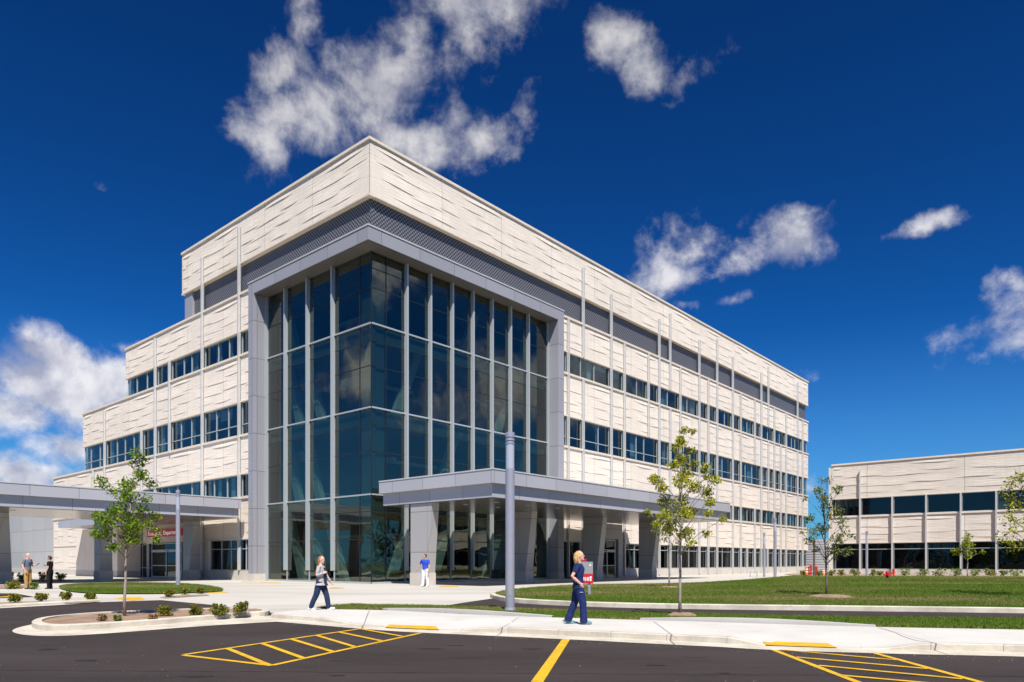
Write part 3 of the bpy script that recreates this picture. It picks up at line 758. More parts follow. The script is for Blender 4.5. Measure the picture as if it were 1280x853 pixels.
# ---- canopies
def canopy(name, label, u0, u1, v0, v1, ztop, zmid, zbot, cols, face_out, lights):
    e = empty(name, (C0.x, C0.y, 0), label, 'canopy', rz=ROT)
    mb = MB(); mb.box(u0, u1, v0, v1, zmid, ztop); 
    up = mb.build('upper_fascia', M['canopy'], e)
    mb = MB(); mb.box(u0 - .03, u1 + .01, v0 - .03, v1 + .01, ztop + .001, ztop + .07); mb.build('cap_flashing', M['fin'], up)
    mb = MB(); mb.box(u0 + .28, u1 - .05, v0 + .28, v1 - .05, zbot, zmid - .001); mb.build('lower_fascia', M['canopy'], e)
    mb = MB(); mb.box(u0 + .34, u1 - .1, v0 + .34, v1 - .1, zbot - .035, zbot - .001)
    s = mb.build('soffit', M['soffit'], e)
    for (a, b) in lights:
        l = MB(); l.tube([(a, b, zbot - .06), (a, b, zbot - .036)], .14, 14); l.build('downlight', M['lens'], s)
    for (uc, yi, bw, tw, bt, tt) in cols:
        zb = .2 + .75
        m_ = MB()
        m_.hexa([(uc - bt / 2, yi - bw, zb), (uc + bt / 2, yi - bw, zb), (uc + bt / 2, yi, zb), (uc - bt / 2, yi, zb),
                 (uc - bt / 2, yi - tw, zbot - .04), (uc - bt / 2 + tt, yi - tw, zbot - .04), (uc - bt / 2 + tt, yi, zbot - .04), (uc - bt / 2, yi, zbot - .04)])
        c = m_.build('column', M['column'], e)
        b_ = MB(); b_.box(uc - bt / 2 - .03, uc + bt / 2 + .03, yi - bw - .03, yi + .03, -.1, zb - .002); b_.build('column_base', M['concrete'], c)
    return e
canopy('entrance_canopy', 'long silver flat-roofed canopy on leaning grey columns in front of the glass corner', -.2, 28.4, -10.3, -1.15, 6.3, 5.62, 4.92,
       [(u, -3.55, 1.25, 1.8, .75, .55) for u in (.55, 9.4, 17.7, 25.8)], -1, [(a, b) for a in (2.4, 5.2, 8, 13, 19, 24) for b in (-8.2, -5.8)])
canopy('ambulance_canopy', 'silver canopy over the emergency entrance at the left edge', -27, -.75, 13.95, 24.3, 6.12, 5.45, 4.78,
       [(u, 21.9, 1.05, 1.85, .85, .5) for u in (solve(239, C0 + LV * 21.4, RV), solve(129, C0 + LV * 21.4, RV), solve(2, C0 + LV * 21.4, RV))] + [(-25.6, 21.9, 1.05, 1.85, .85, .5)], -1, [(a, 17) for a in (-4, -9, -14)])

# projecting block left of the emergency doors and a flat roof slab added to shade it
mb = MB(); fbox(mb, 'L', ve1 + 2.3, 43.6, .01, 2.0, .75, 4.72); mb.build('vestibule', [M['precast'], M['coping']], hosp)
mb = MB(); fbox(mb, 'L', ve1 + 2.28, 43.62, .01, 2.03, -.3, .748); mb.build('plinth', M['concrete'], hosp)
mb = MB(); fbox(mb, 'L', 24.35, 41.5, .02, 4.2, 4.78, 5.4); mb.build('added_shade_roof', M['canopy'], hosp)

# ---- emergency sign above the door
vs0, vs1 = vL(226, .35), vL(183, .35)
def text_mesh(name, body, size, mat, parent, loc, rot, ext=.008, align='CENTER', sx=1.0):
    cu = bpy.data.curves.new(name, 'FONT'); cu.body = body; cu.size = size; cu.extrude = ext; cu.align_x = align; cu.align_y = 'CENTER'
    tmp = bpy.data.objects.new(name + '_tmp', cu); COL.objects.link(tmp)
    dg = bpy.context.evaluated_depsgraph_get()
    me = bpy.data.meshes.new_from_object(tmp.evaluated_get(dg))
    bpy.data.objects.remove(tmp); 
    me.materials.clear(); me.materials.append(mat); me.name = name
    o = bpy.data.objects.new(name, me); COL.objects.link(o)
    if parent: o.parent = parent
    o.location = loc; o.rotation_euler = rot; o.scale = (sx, 1, 1)
    return o
sg = empty('entrance_sign', (C0.x, C0.y, 0), 'red sign board reading Emergency Department above the left entrance doors', 'sign', rz=ROT)
mb = MB(); fbox(mb, 'L', vs0, vs1, .02, .30, 3.78, 4.34); mb.build('board', M['litred'], sg)
lt = text_mesh('lettering', 'Emergency Department', .50, M['litwhite'], sg, fp('L', .5 * (vs0 + vs1), .312, 4.06), (R(90), 0, R(-90)), .006)
w_ = max(v.co.x for v in lt.data.vertices) - min(v.co.x for v in lt.data.vertices)
lt.scale = ((vs1 - vs0 - .5) / max(.1, w_), 1, 1)

# ---- low building on the right
low = empty('low_wing_building', (C0.x, C0.y, 0), 'low two-storey white building with long dark window strips behind the lawn at right', 'building', rz=ROT)
BE, BS = -9.7, -64.0
band(low, 'B', BS, BE, 8.5, 12.25, 41, [M['precast2'], M['coping']], per=9.0, pm=.04)
band(low, 'B', BS, BE, 3.6, 6.45, 42, [M['precast2'], M['coping']], per=9.0, pm=.04)
mb = MB(); fbox(mb, 'B', BS, BE, -.5, .05, -.3, .8); mb.build('plinth', M['concrete'], low)
fb = [vB(x, .1) for x in (1075.4, 1115.6, 1157.9, 1201.2, 1245.5, 1291.5, 1339, 1388)]
for i, a in enumerate(fb):
    mb = MB(); fbox(mb, 'B', a - .065, a + .065, .004, .32, .5, 8.46 if i not in (0,) else 11.6); mb.build('fin', M['fin'], low)
ed = [BE - .3] + fb + [BS]
rng = random.Random(5)
for a0, a1 in zip(ed, ed[1:]):
    window(low, 'B', a1 + .09, a0 - .09, 6.63, 8.49, rng, None, pitch=4.4, gl='darkglass')
    window(low, 'B', a1 + .09, a0 - .09, .82, 3.59, rng, 2.95, pitch=6, gl='darkglass', blinds=False)
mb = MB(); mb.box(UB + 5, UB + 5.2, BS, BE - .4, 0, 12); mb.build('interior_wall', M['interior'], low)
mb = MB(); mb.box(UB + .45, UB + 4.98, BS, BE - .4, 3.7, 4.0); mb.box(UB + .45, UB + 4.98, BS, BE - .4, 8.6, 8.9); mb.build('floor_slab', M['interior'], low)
mb = MB(); mb.box(UB + .42, UB + 30, BS, BE - .05, 11.8, 12.0); mb.build('roof', M['roof'], low)
mb = MB(); mb.box(UB + .0, UB + 30, BE - .04, BE + .3, -.2, 12.1); mb.build('end_wall', M['precast2'], low)

# ---- ribbed grey link between the two buildings
lk = MB(); x0 = UE + 1.2
for i in range(12):
    z = .5 + i * .36
    y0, y1 = -13.0, 6.0
    i8 = lk.pts([(x0, y0, z), (x0, y1, z), (x0 - .05, y1, z + .04), (x0 - .05, y0, z + .04), (x0, y0, z + .34), (x0, y1, z + .34)])
    lk.face((i8[0], i8[1], i8[2], i8[3])); lk.face((i8[3], i8[2], i8[1 + 4], i8[4]))
lk.box(x0 + .01, x0 + 6, -13, 6, -.2, 4.85)
lk.box(x0 - .12, x0, -13, 6, -.2, .48)
lko = lk.build('link_building', M['ribbed'], None, loc=(C0.x, C0.y, 0), rotz=ROT)
tag(lko, 'grey horizontally ribbed metal link between the tall and the low building', 'building')
#@@PART3
# ------------------------------------------------------------------ ground
def sheet(name, poly, off, mat, cut=1.5, kind='structure'):
    bm = bmesh.new()
    vs = [bm.verts.new((p[0], p[1], 0)) for p in poly]
    bm.faces.new(vs)
    y0 = min(p[1] for p in poly); y1 = max(p[1] for p in poly)
    y = max(y0, 17.0)
    while y < min(y1, 35.5):
        bmesh.ops.bisect_plane(bm, geom=bm.verts[:] + bm.edges[:] + bm.faces[:], plane_co=(0, y + .013, 0), plane_no=(0, 1, 0))
        y += cut
    bmesh.ops.triangulate(bm, faces=bm.faces[:])
    for v in bm.verts: v.co.z = gz(v.co.x, v.co.y) + off
    bmesh.ops.recalc_face_normals(bm, faces=bm.faces[:])
    for f in bm.faces:
        if f.normal.z < 0: f.normal_flip()
    me = bpy.data.meshes.new(name); bm.to_mesh(me); bm.free()
    me.materials.append(mat)
    o = bpy.data.objects.new(name, me); COL.objects.link(o)
    return tag(o, kind=kind)

def PX(lst, off=0.0): return [P(x, y, off) for x, y in lst]
def smooth_line(pts, it=2, closed=False):
    pts = [Vector(p) for p in pts]
    for _ in range(it):
        out = [] if closed else [pts[0]]
        n = len(pts)
        for i in range(n if closed else n - 1):
            a, b = pts[i], pts[(i + 1) % n]
            out += [a * .75 + b * .25, a * .25 + b * .75]
        if not closed: out.append(pts[-1])
        pts = out
    return pts
def offset_line(pts, d, closed=False):
    out = []; n = len(pts)
    for i in range(n):
        a = pts[(i - 1) % n] if (closed or i > 0) else pts[i]
        b = pts[(i + 1) % n] if (closed or i < n - 1) else pts[i]
        t = Vector((b.x - a.x, b.y - a.y, 0))
        if t.length < 1e-6: t = Vector((1, 0, 0))
        t.normalize(); nrm = Vector((-t.y, t.x, 0))
        out.append(pts[i] + nrm * d)
    return out

sheet('ground', [(-900, -700), (900, -700), (900, 1500), (-900, 1500)], -.06, M['far'], cut=3)
sheet('asphalt_lot', [(-60, -45), (75, -45), (75, 30.5), (40, 36), (-60, 36)], 0.0, M['asphalt'])

# forecourt concrete
plaza = PX([(558, 757), (585, 752.8), (611, 749), (640, 745), (720, 735), (850, 733), (935, 727.5), (985, 723.5), (1012, 721.2)], .004)
far_pts = [Vector((34, 62, 0)), Vector((62, 108, 0)), Vector((-30, 118, 0)), Vector((-75, 70, 0)), Vector((-50, 26, 0))]
left_pts = PX([(-160, 766), (0, 760.5), (65, 757), (130, 752.8), (201.5, 750.4), (262, 756), (326, 764)], .004)
near_pts = PX([(345, 767), (383, 763), (400, 761.3), (421, 757.5), (490, 757)], .004)
sheet('forecourt_paving', plaza + far_pts + left_pts + near_pts, .006, M['plaza'])

# dark asphalt stub at the far left with yellow hatching
sheet('side_drive', PX([(-60, 741), (20, 742), (44, 746.5), (0, 748), (-60, 750)], .012), .012, M['asphalt'])

# ---- pavement along the lot: front edge dips at the two ramps
front_px = [(339, 773.5), (380, 776.4), (430, 780.6), (475, 784.2), (523, 787.6), (580, 790.0), (640, 792.6), (751, 797.6), (830, 801.6), (905, 805), (960, 808.4), (1060, 811.4), (1120, 813), (1180, 814.2), (1280, 816.2), (1400, 823), (1560, 834)]
back_px = [(345, 766), (365, 763.5), (383, 762.2), (420, 761.8), (488, 763.2), (540, 766), (600, 769.2), (700, 772.4), (850, 776.6), (950, 779.8), (1055, 783), (1120, 784.6), (1200, 786), (1280, 787.4), (1400, 790), (1560, 794)]
def resample(pts, n):
    L_ = [0]
    for a, b in zip(pts, pts[1:]): L_.append(L_[-1] + (b - a).length)
    out = []
    for i in range(n):
        s = L_[-1] * i / (n - 1)
        k = max(0, min(len(pts) - 2, next((j for j in range(len(L_) - 1) if L_[j + 1] >= s), len(pts) - 2)))
        f = (s - L_[k]) / max(1e-6, L_[k + 1] - L_[k])
        out.append(pts[k].lerp(pts[k + 1], f))
    return out
NS = 140
fl = resample(smooth_line(PX(front_px, 0)), NS); bl = resample(smooth_line(PX(back_px, .13)), NS)
def pxof(p): return 640 + F * p.x / p.y
def hfront(p):
    x = pxof(p)
    h = .13
    h *= 1 - .88 * sstep(640, 545, x) * sstep(385, 455, x)     # left ramp
    h *= 1 - .88 * sstep(905, 965, x) * sstep(1175, 1085, x)   # right ramp
    if x < 385: h = .13
    return h
mb = MB()
A = mb.pts([(p.x, p.y, gz(0, p.y) - .15) for p in fl]); B = mb.pts([(p.x, p.y, gz(0, p.y) + hfront(p) - .012) for p in fl])
i1 = [p + (q - p).normalized() * .02 for p, q in zip(fl, bl)]
i2 = [p + (q - p).normalized() * .17 for p, q in zip(fl, bl)]
C_ = mb.pts([(p.x, p.y, gz(0, p.y) + hfront(q)) for p, q in zip(i1, fl)])
D_ = mb.pts([(p.x, p.y, gz(0, p.y) + hfront(q) + .002) for p, q in zip(i2, fl)])
for i in range(NS - 1):
    mb.face((A[i], A[i + 1], B[i + 1], B[i])); mb.face((B[i], B[i + 1], C_[i + 1], C_[i])); mb.face((C_[i], C_[i + 1], D_[i + 1], D_[i]))
tag(mb.build('kerb', M['kerb']), kind='structure')
mb = MB()
rows = []
for j in range(6):
    f = j / 5
    rows.append(mb.pts([(a.x * (1 - f) + b.x * f, a.y * (1 - f) + b.y * f,
                         gz(0, a.y * (1 - f) + b.y * f) + (hfront(q) * (1 - sstep(0, .75, f)) + .13 * sstep(0, .75, f)) + .003) for a, b, q in zip(i2, bl, fl)]))
for r0, r1 in zip(rows, rows[1:]):
    for i in range(NS - 1): mb.face((r0[i], r0[i + 1], r1[i + 1], r1[i]))
walk = tag(mb.build('pavement', M['walk']), kind='structure')
# gutter
gl_ = offset_line(fl, -.58)
mb = MB(); a = mb.pts([(p.x, p.y, gz(0, p.y) + .012) for p in fl]); b = mb.pts([(p.x, p.y, gz(0, p.y) + .006) for p in gl_])
for i in range(NS - 1): mb.face((b[i], b[i + 1], a[i + 1], a[i]))
tag(mb.build('gutter', M['kerb']), kind='structure')
def surfz(x, y):
    q = Vector((x, y)); 
    df, i = min(((Vector((f.x, f.y)) - q).length, i) for i, f in enumerate(i2)); db = min((Vector((f.x, f.y)) - q).length for f in bl)
    f = df / max(1e-6, df + db)
    return gz(0, y) + hfront(fl[i]) * (1 - sstep(0, .75, f)) + .13 * sstep(0, .75, f) + .003
# saw-cut joints across the pavement: thin dark strips
mb = MB()
for (a, b) in (((622, 788.2), (648, 772.4)), ((817, 777.5), (846, 798.5)), ((1098, 785.0), (1190, 810.0)), ((452, 779.4), (462, 763.6)), ((1290, 788.2), (1420, 818))):
    p, q = P(*a, .13), P(*b, .13)
    dirv = (q - p).normalized(); n_ = Vector((-dirv.y, dirv.x, 0)) * .011
    for j in range(10):
        s0 = p.lerp(q, j / 10); s1 = p.lerp(q, (j + 1) / 10)
        mb.poly([(s0.x - n_.x, s0.y - n_.y, surfz(s0.x, s0.y) + .004), (s0.x + n_.x, s0.y + n_.y, surfz(s0.x, s0.y) + .004), (s1.x + n_.x, s1.y + n_.y, surfz(s1.x, s1.y) + .004), (s1.x - n_.x, s1.y - n_.y, surfz(s1.x, s1.y) + .004)])
tag(mb.build('pavement_joints', M['signgrey']), kind='structure')

# contraction joints in the kerb
mb = MB()
for k in range(6, NS - 2, 8):
    p, q = fl[k], bl[k]; dv = (q - p).normalized(); n_ = Vector((-dv.y, dv.x, 0)) * .006; z0 = gz(0, p.y); h = hfront(p)
    prof = [(p - dv * .003, z0 + .012), (p - dv * .003, z0 + h - .012), (i1[k] - dv * .002, z0 + h + .003), (i2[k], z0 + h + .006)]
    for (a, za), (b, zb) in zip(prof, prof[1:]):
        mb.poly([(a.x - n_.x, a.y - n_.y, za), (a.x + n_.x, a.y + n_.y, za), (b.x + n_.x, b.y + n_.y, zb), (b.x - n_.x, b.y - n_.y, zb)])
tag(mb.build('kerb_joints', M['signgrey']), kind='structure')

def kerb_ring(name, pts, h=.13, w=.16, closed=True, flip=1, zoff=0.0):
    """kerb of width w running along pts, inner side to the left of travel"""
    mb = MB(); n = len(pts)
    inn = offset_line(pts, w * flip, closed); i0 = offset_line(pts, .025 * flip, closed)
    g = lambda p: gz(0, p.y)
    A = mb.pts([(p.x, p.y, g(p) - .1) for p in pts]); B = mb.pts([(p.x, p.y, g(p) + h - .02 + zoff) for p in pts])
    Cc = mb.pts([(p.x, p.y, g(p) + h + zoff) for p in i0]); Dd = mb.pts([(p.x, p.y, g(p) + h + zoff) for p in inn]); E = mb.pts([(p.x, p.y, g(p) - .1) for p in inn])
    for i in range(n if closed else n - 1):
        j = (i + 1) % n
        for X_, Y_ in ((A, B), (B, Cc), (Cc, Dd), (Dd, E)): mb.face((X_[i], X_[j], Y_[j], Y_[i]))
    o = mb.build(name, M['kerb'])
    return tag(o, kind='structure'), inn

# ---- planting island at the left with its tree
isl_px = [(338, 770.6), (300, 772.8), (235, 778.6), (170, 784), (110, 788), (70, 789.8), (46, 788.5), (38, 784.8), (44, 780.6), (64, 776.8), (100, 773.4), (134, 770.9), (200, 768), (262, 766), (310, 765.3), (336, 767)]
isl = smooth_line(PX(isl_px, .0), 2, True)
# make the ring counter-clockwise
def area(p): return sum(a.x * b.y - b.x * a.y for a, b in zip(p, p[1:] + p[:1]))
if area(isl) < 0: isl = isl[::-1]
_, inn = kerb_ring('kerb', isl, .15, .2)
sheet('mulch_bed', [(p.x, p.y) for p in inn], .12, M['mulch'])
# gutter pan around the island's tip
gi = resample(smooth_line(PX([(345, 773.5), (300, 777), (235, 782), (170, 787), (110, 791), (64, 793), (38, 792), (28, 788), (34, 783.5), (50, 780)], 0), 2), 60)
gin = resample(smooth_line(PX([(345, 770), (300, 772.5), (235, 778.2), (170, 783.6), (110, 787.6), (70, 789.6), (46, 788.3), (38, 784.8), (44, 780.6), (60, 777.6)], 0), 2), 60)
go = resample(smooth_line(PX([(350, 777.4), (300, 780.2), (235, 784.4), (170, 789.8), (110, 794), (62, 796.2), (30, 794.6), (13, 790.4), (20, 785.4), (40, 781)], 0), 2), 60)
mb = MB(); a = mb.pts([(p.x, p.y, gz(0, p.y) + .014) for p in gin]); b = mb.pts([(p.x, p.y, gz(0, p.y) + .008) for p in go])
for i in range(59): mb.face((a[i], a[i + 1], b[i + 1], b[i]))
tag(mb.build('gutter', M['kerb']), kind='structure')

# ---- left kerbed walk with shrubs
lk_px = [(-90, 764.5), (0, 759.8), (60, 756.6), (125, 752.4)]
kerb_ring('kerb', PX(lk_px, 0), .09, .5, closed=False, flip=1)
sheet('mulch_bed', PX([(-60, 753.4), (0, 752.6), (60, 750.4), (128, 751.2), (110, 752.8), (60, 754.0), (0, 755.4), (-60, 757)], .05), .03, M['mulch'])
sheet('mulch_bed', PX([(199, 746.6), (215, 744.3), (258, 742.8), (262, 744), (235, 745.8), (207, 747.6)], .03), .02, M['mulch'])
sheet('mulch_bed', PX([(-60, 736.3), (10, 735.6), (50, 733.5), (46, 731.3), (0, 731.3), (-60, 731.6)], .03), .03, M['mulch'])
sheet('mulch_bed', PX([(-60, 727.6), (10, 727.2), (85, 726.6), (92, 725.0), (60, 723.6), (-60, 723.6)], .03), .03, M['mulch'])

# ---- lawns
strip_back = [(395, 760.2), (421, 756.2), (470, 756.4), (558, 757.6), (650, 761), (760, 764.8), (850, 766.9), (950, 769.4), (1058, 771.4), (1280, 773.4), (1560, 777)]
strip_front = [(x, y - .6) for x, y in back_px if x > 385]
SB = smooth_line(PX(strip_back, .12)); SF = smooth_line(PX(strip_front, .12))
strip_poly = SB + SF[::-1]
sheet('verge_soil', strip_poly, .115, M['soil'])
# kerb between pavement and verge where the ramps dip
for seg in ([(478, 762.4), (540, 765.4), (600, 768.6), (690, 772)], [(800, 775), (870, 777.2), (960, 780), (1055, 783), (1095, 784)]):
    pts = resample(smooth_line(PX(seg, .12)), 16)
    mb = MB(); n = len(pts)
    hs = [.04 + .075 * math.sin(math.pi * i / (n - 1)) for i in range(n)]
    w_in = offset_line(pts, .14)
    A = mb.pts([(p.x, p.y, gz(0, p.y) + .1) for p in pts]); B = mb.pts([(p.x, p.y, gz(0, p.y) + .12 + h) for p, h in zip(pts, hs)]); Cc = mb.pts([(p.x, p.y, gz(0, p.y) + .12 + h) for p, h in zip(w_in, hs)]); Dd = mb.pts([(p.x, p.y, gz(0, p.y) + .1) for p in w_in])
    for i in range(n - 1):
        for X_, Y_ in ((A, B), (B, Cc), (Cc, Dd)): mb.face((X_[i], X_[i + 1], Y_[i + 1], Y_[i]))
    tag(mb.build('kerb', M['walk']), kind='structure')
# big lawn
lawn_front = [(1560, 772), (1280, 766.6), (1055, 763.9), (850, 761.6), (740, 759), (660, 755.2), (632, 752.6), (614, 748.6), (612, 745.6), (620, 743.4), (642, 740), (680, 737), (716, 734.6), (850, 733.0), (900, 730), (935.5, 727.6), (978, 723.4), (1010, 721.6)]
lf = smooth_line(PX(lawn_front, 0), 2)
kerb_ring('kerb', lf, .16, .2, closed=False, flip=-1 if area([lf[0], lf[10], lf[20]]) < 0 else 1)
chk = offset_line(lf, .21 * (-1 if area([lf[0], lf[10], lf[20]]) < 0 else 1))
lawn_poly = chk + [Vector((24, 59.5, 0)), Vector((75, 53.0, 0)), Vector((75, 29, 0))]
sheet('lawn_soil', lawn_poly, .115, M['soil'])
# footpath at the back of the lawn and the bed in front of the low building
sheet('footpath', [(23.5, 60.0), (80, 53.4), (80, 54.9), (23.5, 61.6)], .125, M['walk'])
sheet('mulch_bed', [(26, 61.8), (80, 55.2), (80, 64), (36, 80), (30, 79)], .05, M['mulch'])
# left oval lawn
ov = smooth_line(PX([(70, 733.4), (92, 730.6), (140, 729.4), (200, 729.4), (250, 731.2), (286, 737.4), (262, 739.8), (210, 741.4), (150, 741.8), (110, 741.0), (84, 738.6)], .06), 2, True)
sheet('lawn_soil', ov, .05, M['soil'])

# ---- grass blades
def inpoly(x, y, poly):
    n = len(poly); c = False; j = n - 1
    for i in range(n):
        yi, yj = poly[i][1], poly[j][1]
        if (yi > y) != (yj > y) and x < (poly[j][0] - poly[i][0]) * (y - yi) / (yj - yi) + poly[i][0]: c = not c
        j = i
    return c
def grass(name, poly, dens, h, w_, off, seed, ylim=None):
    r = np.random.RandomState(seed)
    P_ = np.array([(p[0], p[1]) for p in poly])
    x0, y0 = P_.min(0); x1, y1 = P_.max(0)
    n = int((x1 - x0) * (y1 - y0) * 1.0)
    # bins in y so that density falls off with distance
    V = []; Fc = []
    ys = np.arange(y0, y1, 1.0)
    for yb in ys:
        d = dens * min(1.0, (20.0 / max(yb, 5)) ** 1.7)
        sc_ = (max(1.0, yb / 20.0)) ** .75
        xm = min(x1, .78 * (yb + 1)); xn = max(x0, -.78 * (yb + 1))
        if xm <= xn: continue
        m = int(d * (xm - xn))
        xs = r.uniform(xn, xm, m); yy = r.uniform(yb, min(yb + 1.0, y1), m)
        ok = np.zeros(m, bool); xi, yi = xs, yy
        c = np.zeros(m, bool); j = len(P_) - 1
        for i in range(len(P_)):
            a, b = P_[i], P_[j]
            cond = ((a[1] > yi) != (b[1] > yi)) & (xi < (b[0] - a[0]) * (yi - a[1]) / ((b[1] - a[1]) if b[1] != a[1] else 1e-9) + a[0])
            c ^= cond; j = i
        xs, yy = xs[c], yy[c]; m = len(xs)
        zz = np.array([gz(0, q) for q in yy]) + off
        ang = r.uniform(0, math.pi, m); hh = h * sc_ * r.uniform(.55, 1.25, m); ww = w_ * sc_ * r.uniform(.7, 1.3, m)
        lx, ly = r.normal(0, .35, m) * hh, r.normal(0, .35, m) * hh
        dx, dy = np.cos(ang) * ww, np.sin(ang) * ww
        tri = np.stack([np.stack([xs - dx, yy - dy, zz], 1), np.stack([xs + dx, yy + dy, zz], 1), np.stack([xs + lx, yy + ly, zz + hh], 1)], 1)
        V.append(tri.reshape(-1, 3))
    V = np.concatenate(V); nf = len(V) // 3
    me = bpy.data.meshes.new(name)
    me.vertices.add(len(V)); me.vertices.foreach_set('co', V.ravel())
    me.loops.add(len(V)); me.loops.foreach_set('vertex_index', np.arange(len(V), dtype=np.int32))
    me.polygons.add(nf); me.polygons.foreach_set('loop_start', np.arange(0, len(V), 3, dtype=np.int32)); me.polygons.foreach_set('loop_total', np.full(nf, 3, dtype=np.int32))
    me.update(calc_edges=True); me.validate()
    me.materials.append(M['grass'])
    o = bpy.data.objects.new(name, me); COL.objects.link(o)
    return tag(o, kind='stuff')
tag(grass('verge_grass', strip_poly, 1700, .06, .008, .115, 3), 'narrow strip of short grass between pavement and drive', 'grass')
tag(grass('lawn_grass', lawn_poly, 1500, .06, .010, .115, 4), 'broad mown lawn with dry brown patches in front of the low building', 'grass')
tag(grass('island_grass', ov, 1500, .06, .010, .05, 5), 'oval patch of green grass before the emergency entrance', 'grass')

# ---- yellow paint on the lot and tactile pads
def stripe_px(name, a, b, w_, off=.006):
    p, q = P(*a), P(*b); d = (q - p); d.z = 0; d.normalize(); n_ = Vector((-d.y, d.x, 0)) * w_ / 2
    return [p - n_, q - n_, q + n_, p + n_]
def marking(name, segs, w_=.105):
    mb = MB()
    for k, (a, b) in enumerate(segs):
        mb.poly([(p.x, p.y, gz(0, p.y) + .006 + .0007 * k) for p in stripe_px('', a, b, w_)])
    return tag(mb.build(name, M['paint']), kind='structure')
marking('hatched_bay_marking', [((229, 819.5), (340, 832.5)), ((340, 832.3), (526, 791.8)), ((229.5, 819), (462, 784.8)), ((285, 811.4), (336, 832)), ((327.5, 804.8), (381, 824)), ((364.5, 799.6), (417, 815.6)), ((396, 794.9), (444, 809.4)), ((424, 790.8), (476.6, 801.8)), ((450, 786.6), (502, 796))])
marking('hatched_bay_marking', [((962, 811), (1074, 854)), ((1085, 814.6), (1228, 854)), ((976, 812.6), (1121, 825.6)), ((995, 822), (1160, 836.6)), ((1023, 832.5), (1203, 849.4)), ((1052, 845), (1245, 862))])
marking('bay_line_marking', [((668, 858), (707.5, 799.8))], .16)
def surf_pad(px):
    c = [P(x, y, .045) for x, y in px]; mb = MB(); n = 8
    g = [[None] * (n + 1) for _ in range(n + 1)]
    for i in range(n + 1):
        for j in range(n + 1):
            q = c[0].lerp(c[1], i / n).lerp(c[3].lerp(c[2], i / n), j / n)
            g[i][j] = mb.pts([(q.x, q.y, surfz(q.x, q.y) + .007)])[0]
    for i in range(n):
        for j in range(n): mb.face((g[i][j], g[i + 1][j], g[i + 1][j + 1], g[i][j + 1]))
    tag(mb.build('tactile_paving', M['paint']), kind='structure')
surf_pad([(481, 783.6), (549, 786.2), (545, 782.6), (486, 780.0)])
surf_pad([(958, 805.4), (1047, 808.2), (1034, 803.4), (951, 800.8)])
sheet('tactile_paving', PX([(144, 748.4), (165, 751.2), (181, 749.6), (176, 746.4), (150, 746.8)], .01), .012, M['paint'])
sheet('tactile_paving', PX([(258, 741.6), (285, 741.2), (280, 739.8), (262, 739.8)], .01), .012, M['paint'])
sheet('tactile_paving', PX([(410, 735.8), (430, 735.8), (430, 734.6), (414, 734.2)], .01), .012, M['paint'])
sheet('tactile_paving', PX([(548, 733.6), (572, 733.8), (574, 732.8), (552, 732.4)], .01), .012, M['paint'])
sheet('tactile_paving', PX([(55, 743.6), (64, 744.6), (60, 742.2), (50, 741.8)], .01), .014, M['paint'])
sheet('bay_line_marking', PX([(300, 727.6), (350, 728.8), (352, 728.2), (304, 726.8)], .01), .012, M['paint'])
sheet('bay_line_marking', PX([(-5, 746.6), (10, 745.4), (20, 743.4), (24, 743.6), (14, 746.2), (-3, 747.4)], .016), .018, M['paint'])
# oil marks, a seam and grit on the lot
M['oil'] = ground_mat('oil_stain', (.014, .011, .010), (.026, .02, .018), 40, 3, .3, .1, rough=.6)
def stain(px, py, rx, ry, seed):
    r_ = random.Random(seed); c = P(px, py, 0); n = 16
    mb = MB(); mb.poly([(c.x + rx * math.cos(2 * math.pi * i / n) * r_.uniform(.55, 1.15), c.y + ry * math.sin(2 * math.pi * i / n) * r_.uniform(.5, 1.2), gz(0, c.y) + .0042) for i in range(n)])
    tag(mb.build('oil_stain', M['oil']), kind='structure')
for k, a in enumerate([(540, 811.4, .24, .07), (570, 807.2, .2, .05), (666, 811.6, .2, .08), (108, 826, .2, .1), (250, 846, .26, .1), (420, 845, .12, .06), (820, 832, .16, .07), (905, 842, .1, .05), (60, 812, .25, .12)]): stain(*a, k)
mb = MB(); r_ = random.Random(4); q = P(-40, 838, 0); e_ = P(1330, 846, 0); prev = None
for i in range(60):
    c = q.lerp(e_, i / 59) + Vector((0, r_.uniform(-.02, .02), 0)); wd = r_.uniform(.004, .011)
    if prev: mb.poly([(prev[0].x, prev[0].y - prev[1], .0035), (c.x, c.y - wd, .0035), (c.x, c.y + wd, .0035), (prev[0].x, prev[0].y + prev[1], .0035)])
    prev = (c, wd)
tag(mb.build('paving_seam', M['oil']), kind='structure')
mb = MB()
for i in range(330):
    c = P(r_.uniform(-20, 1300), 800 + 56 * r_.random() ** 1.3, 0)
    if r_.random() < .82: c = fl[r_.randrange(8, NS - 4)] + Vector((r_.uniform(-.3, .3), -.62 - abs(r_.gauss(0, .25)), 0))
    s_ = r_.uniform(.003, .008); mb.ball((c.x, c.y, gz(0, c.y) + s_ * .4), s_, s_ * .8, s_ * .6, 5, 3)
tag(mb.build('road_grit', M['kerb']), 'loose pale grit scattered along the gutter and lot', 'grit', kind='stuff')
# dark wheel-worn tint across the forecourt near the canopy comes from its shade

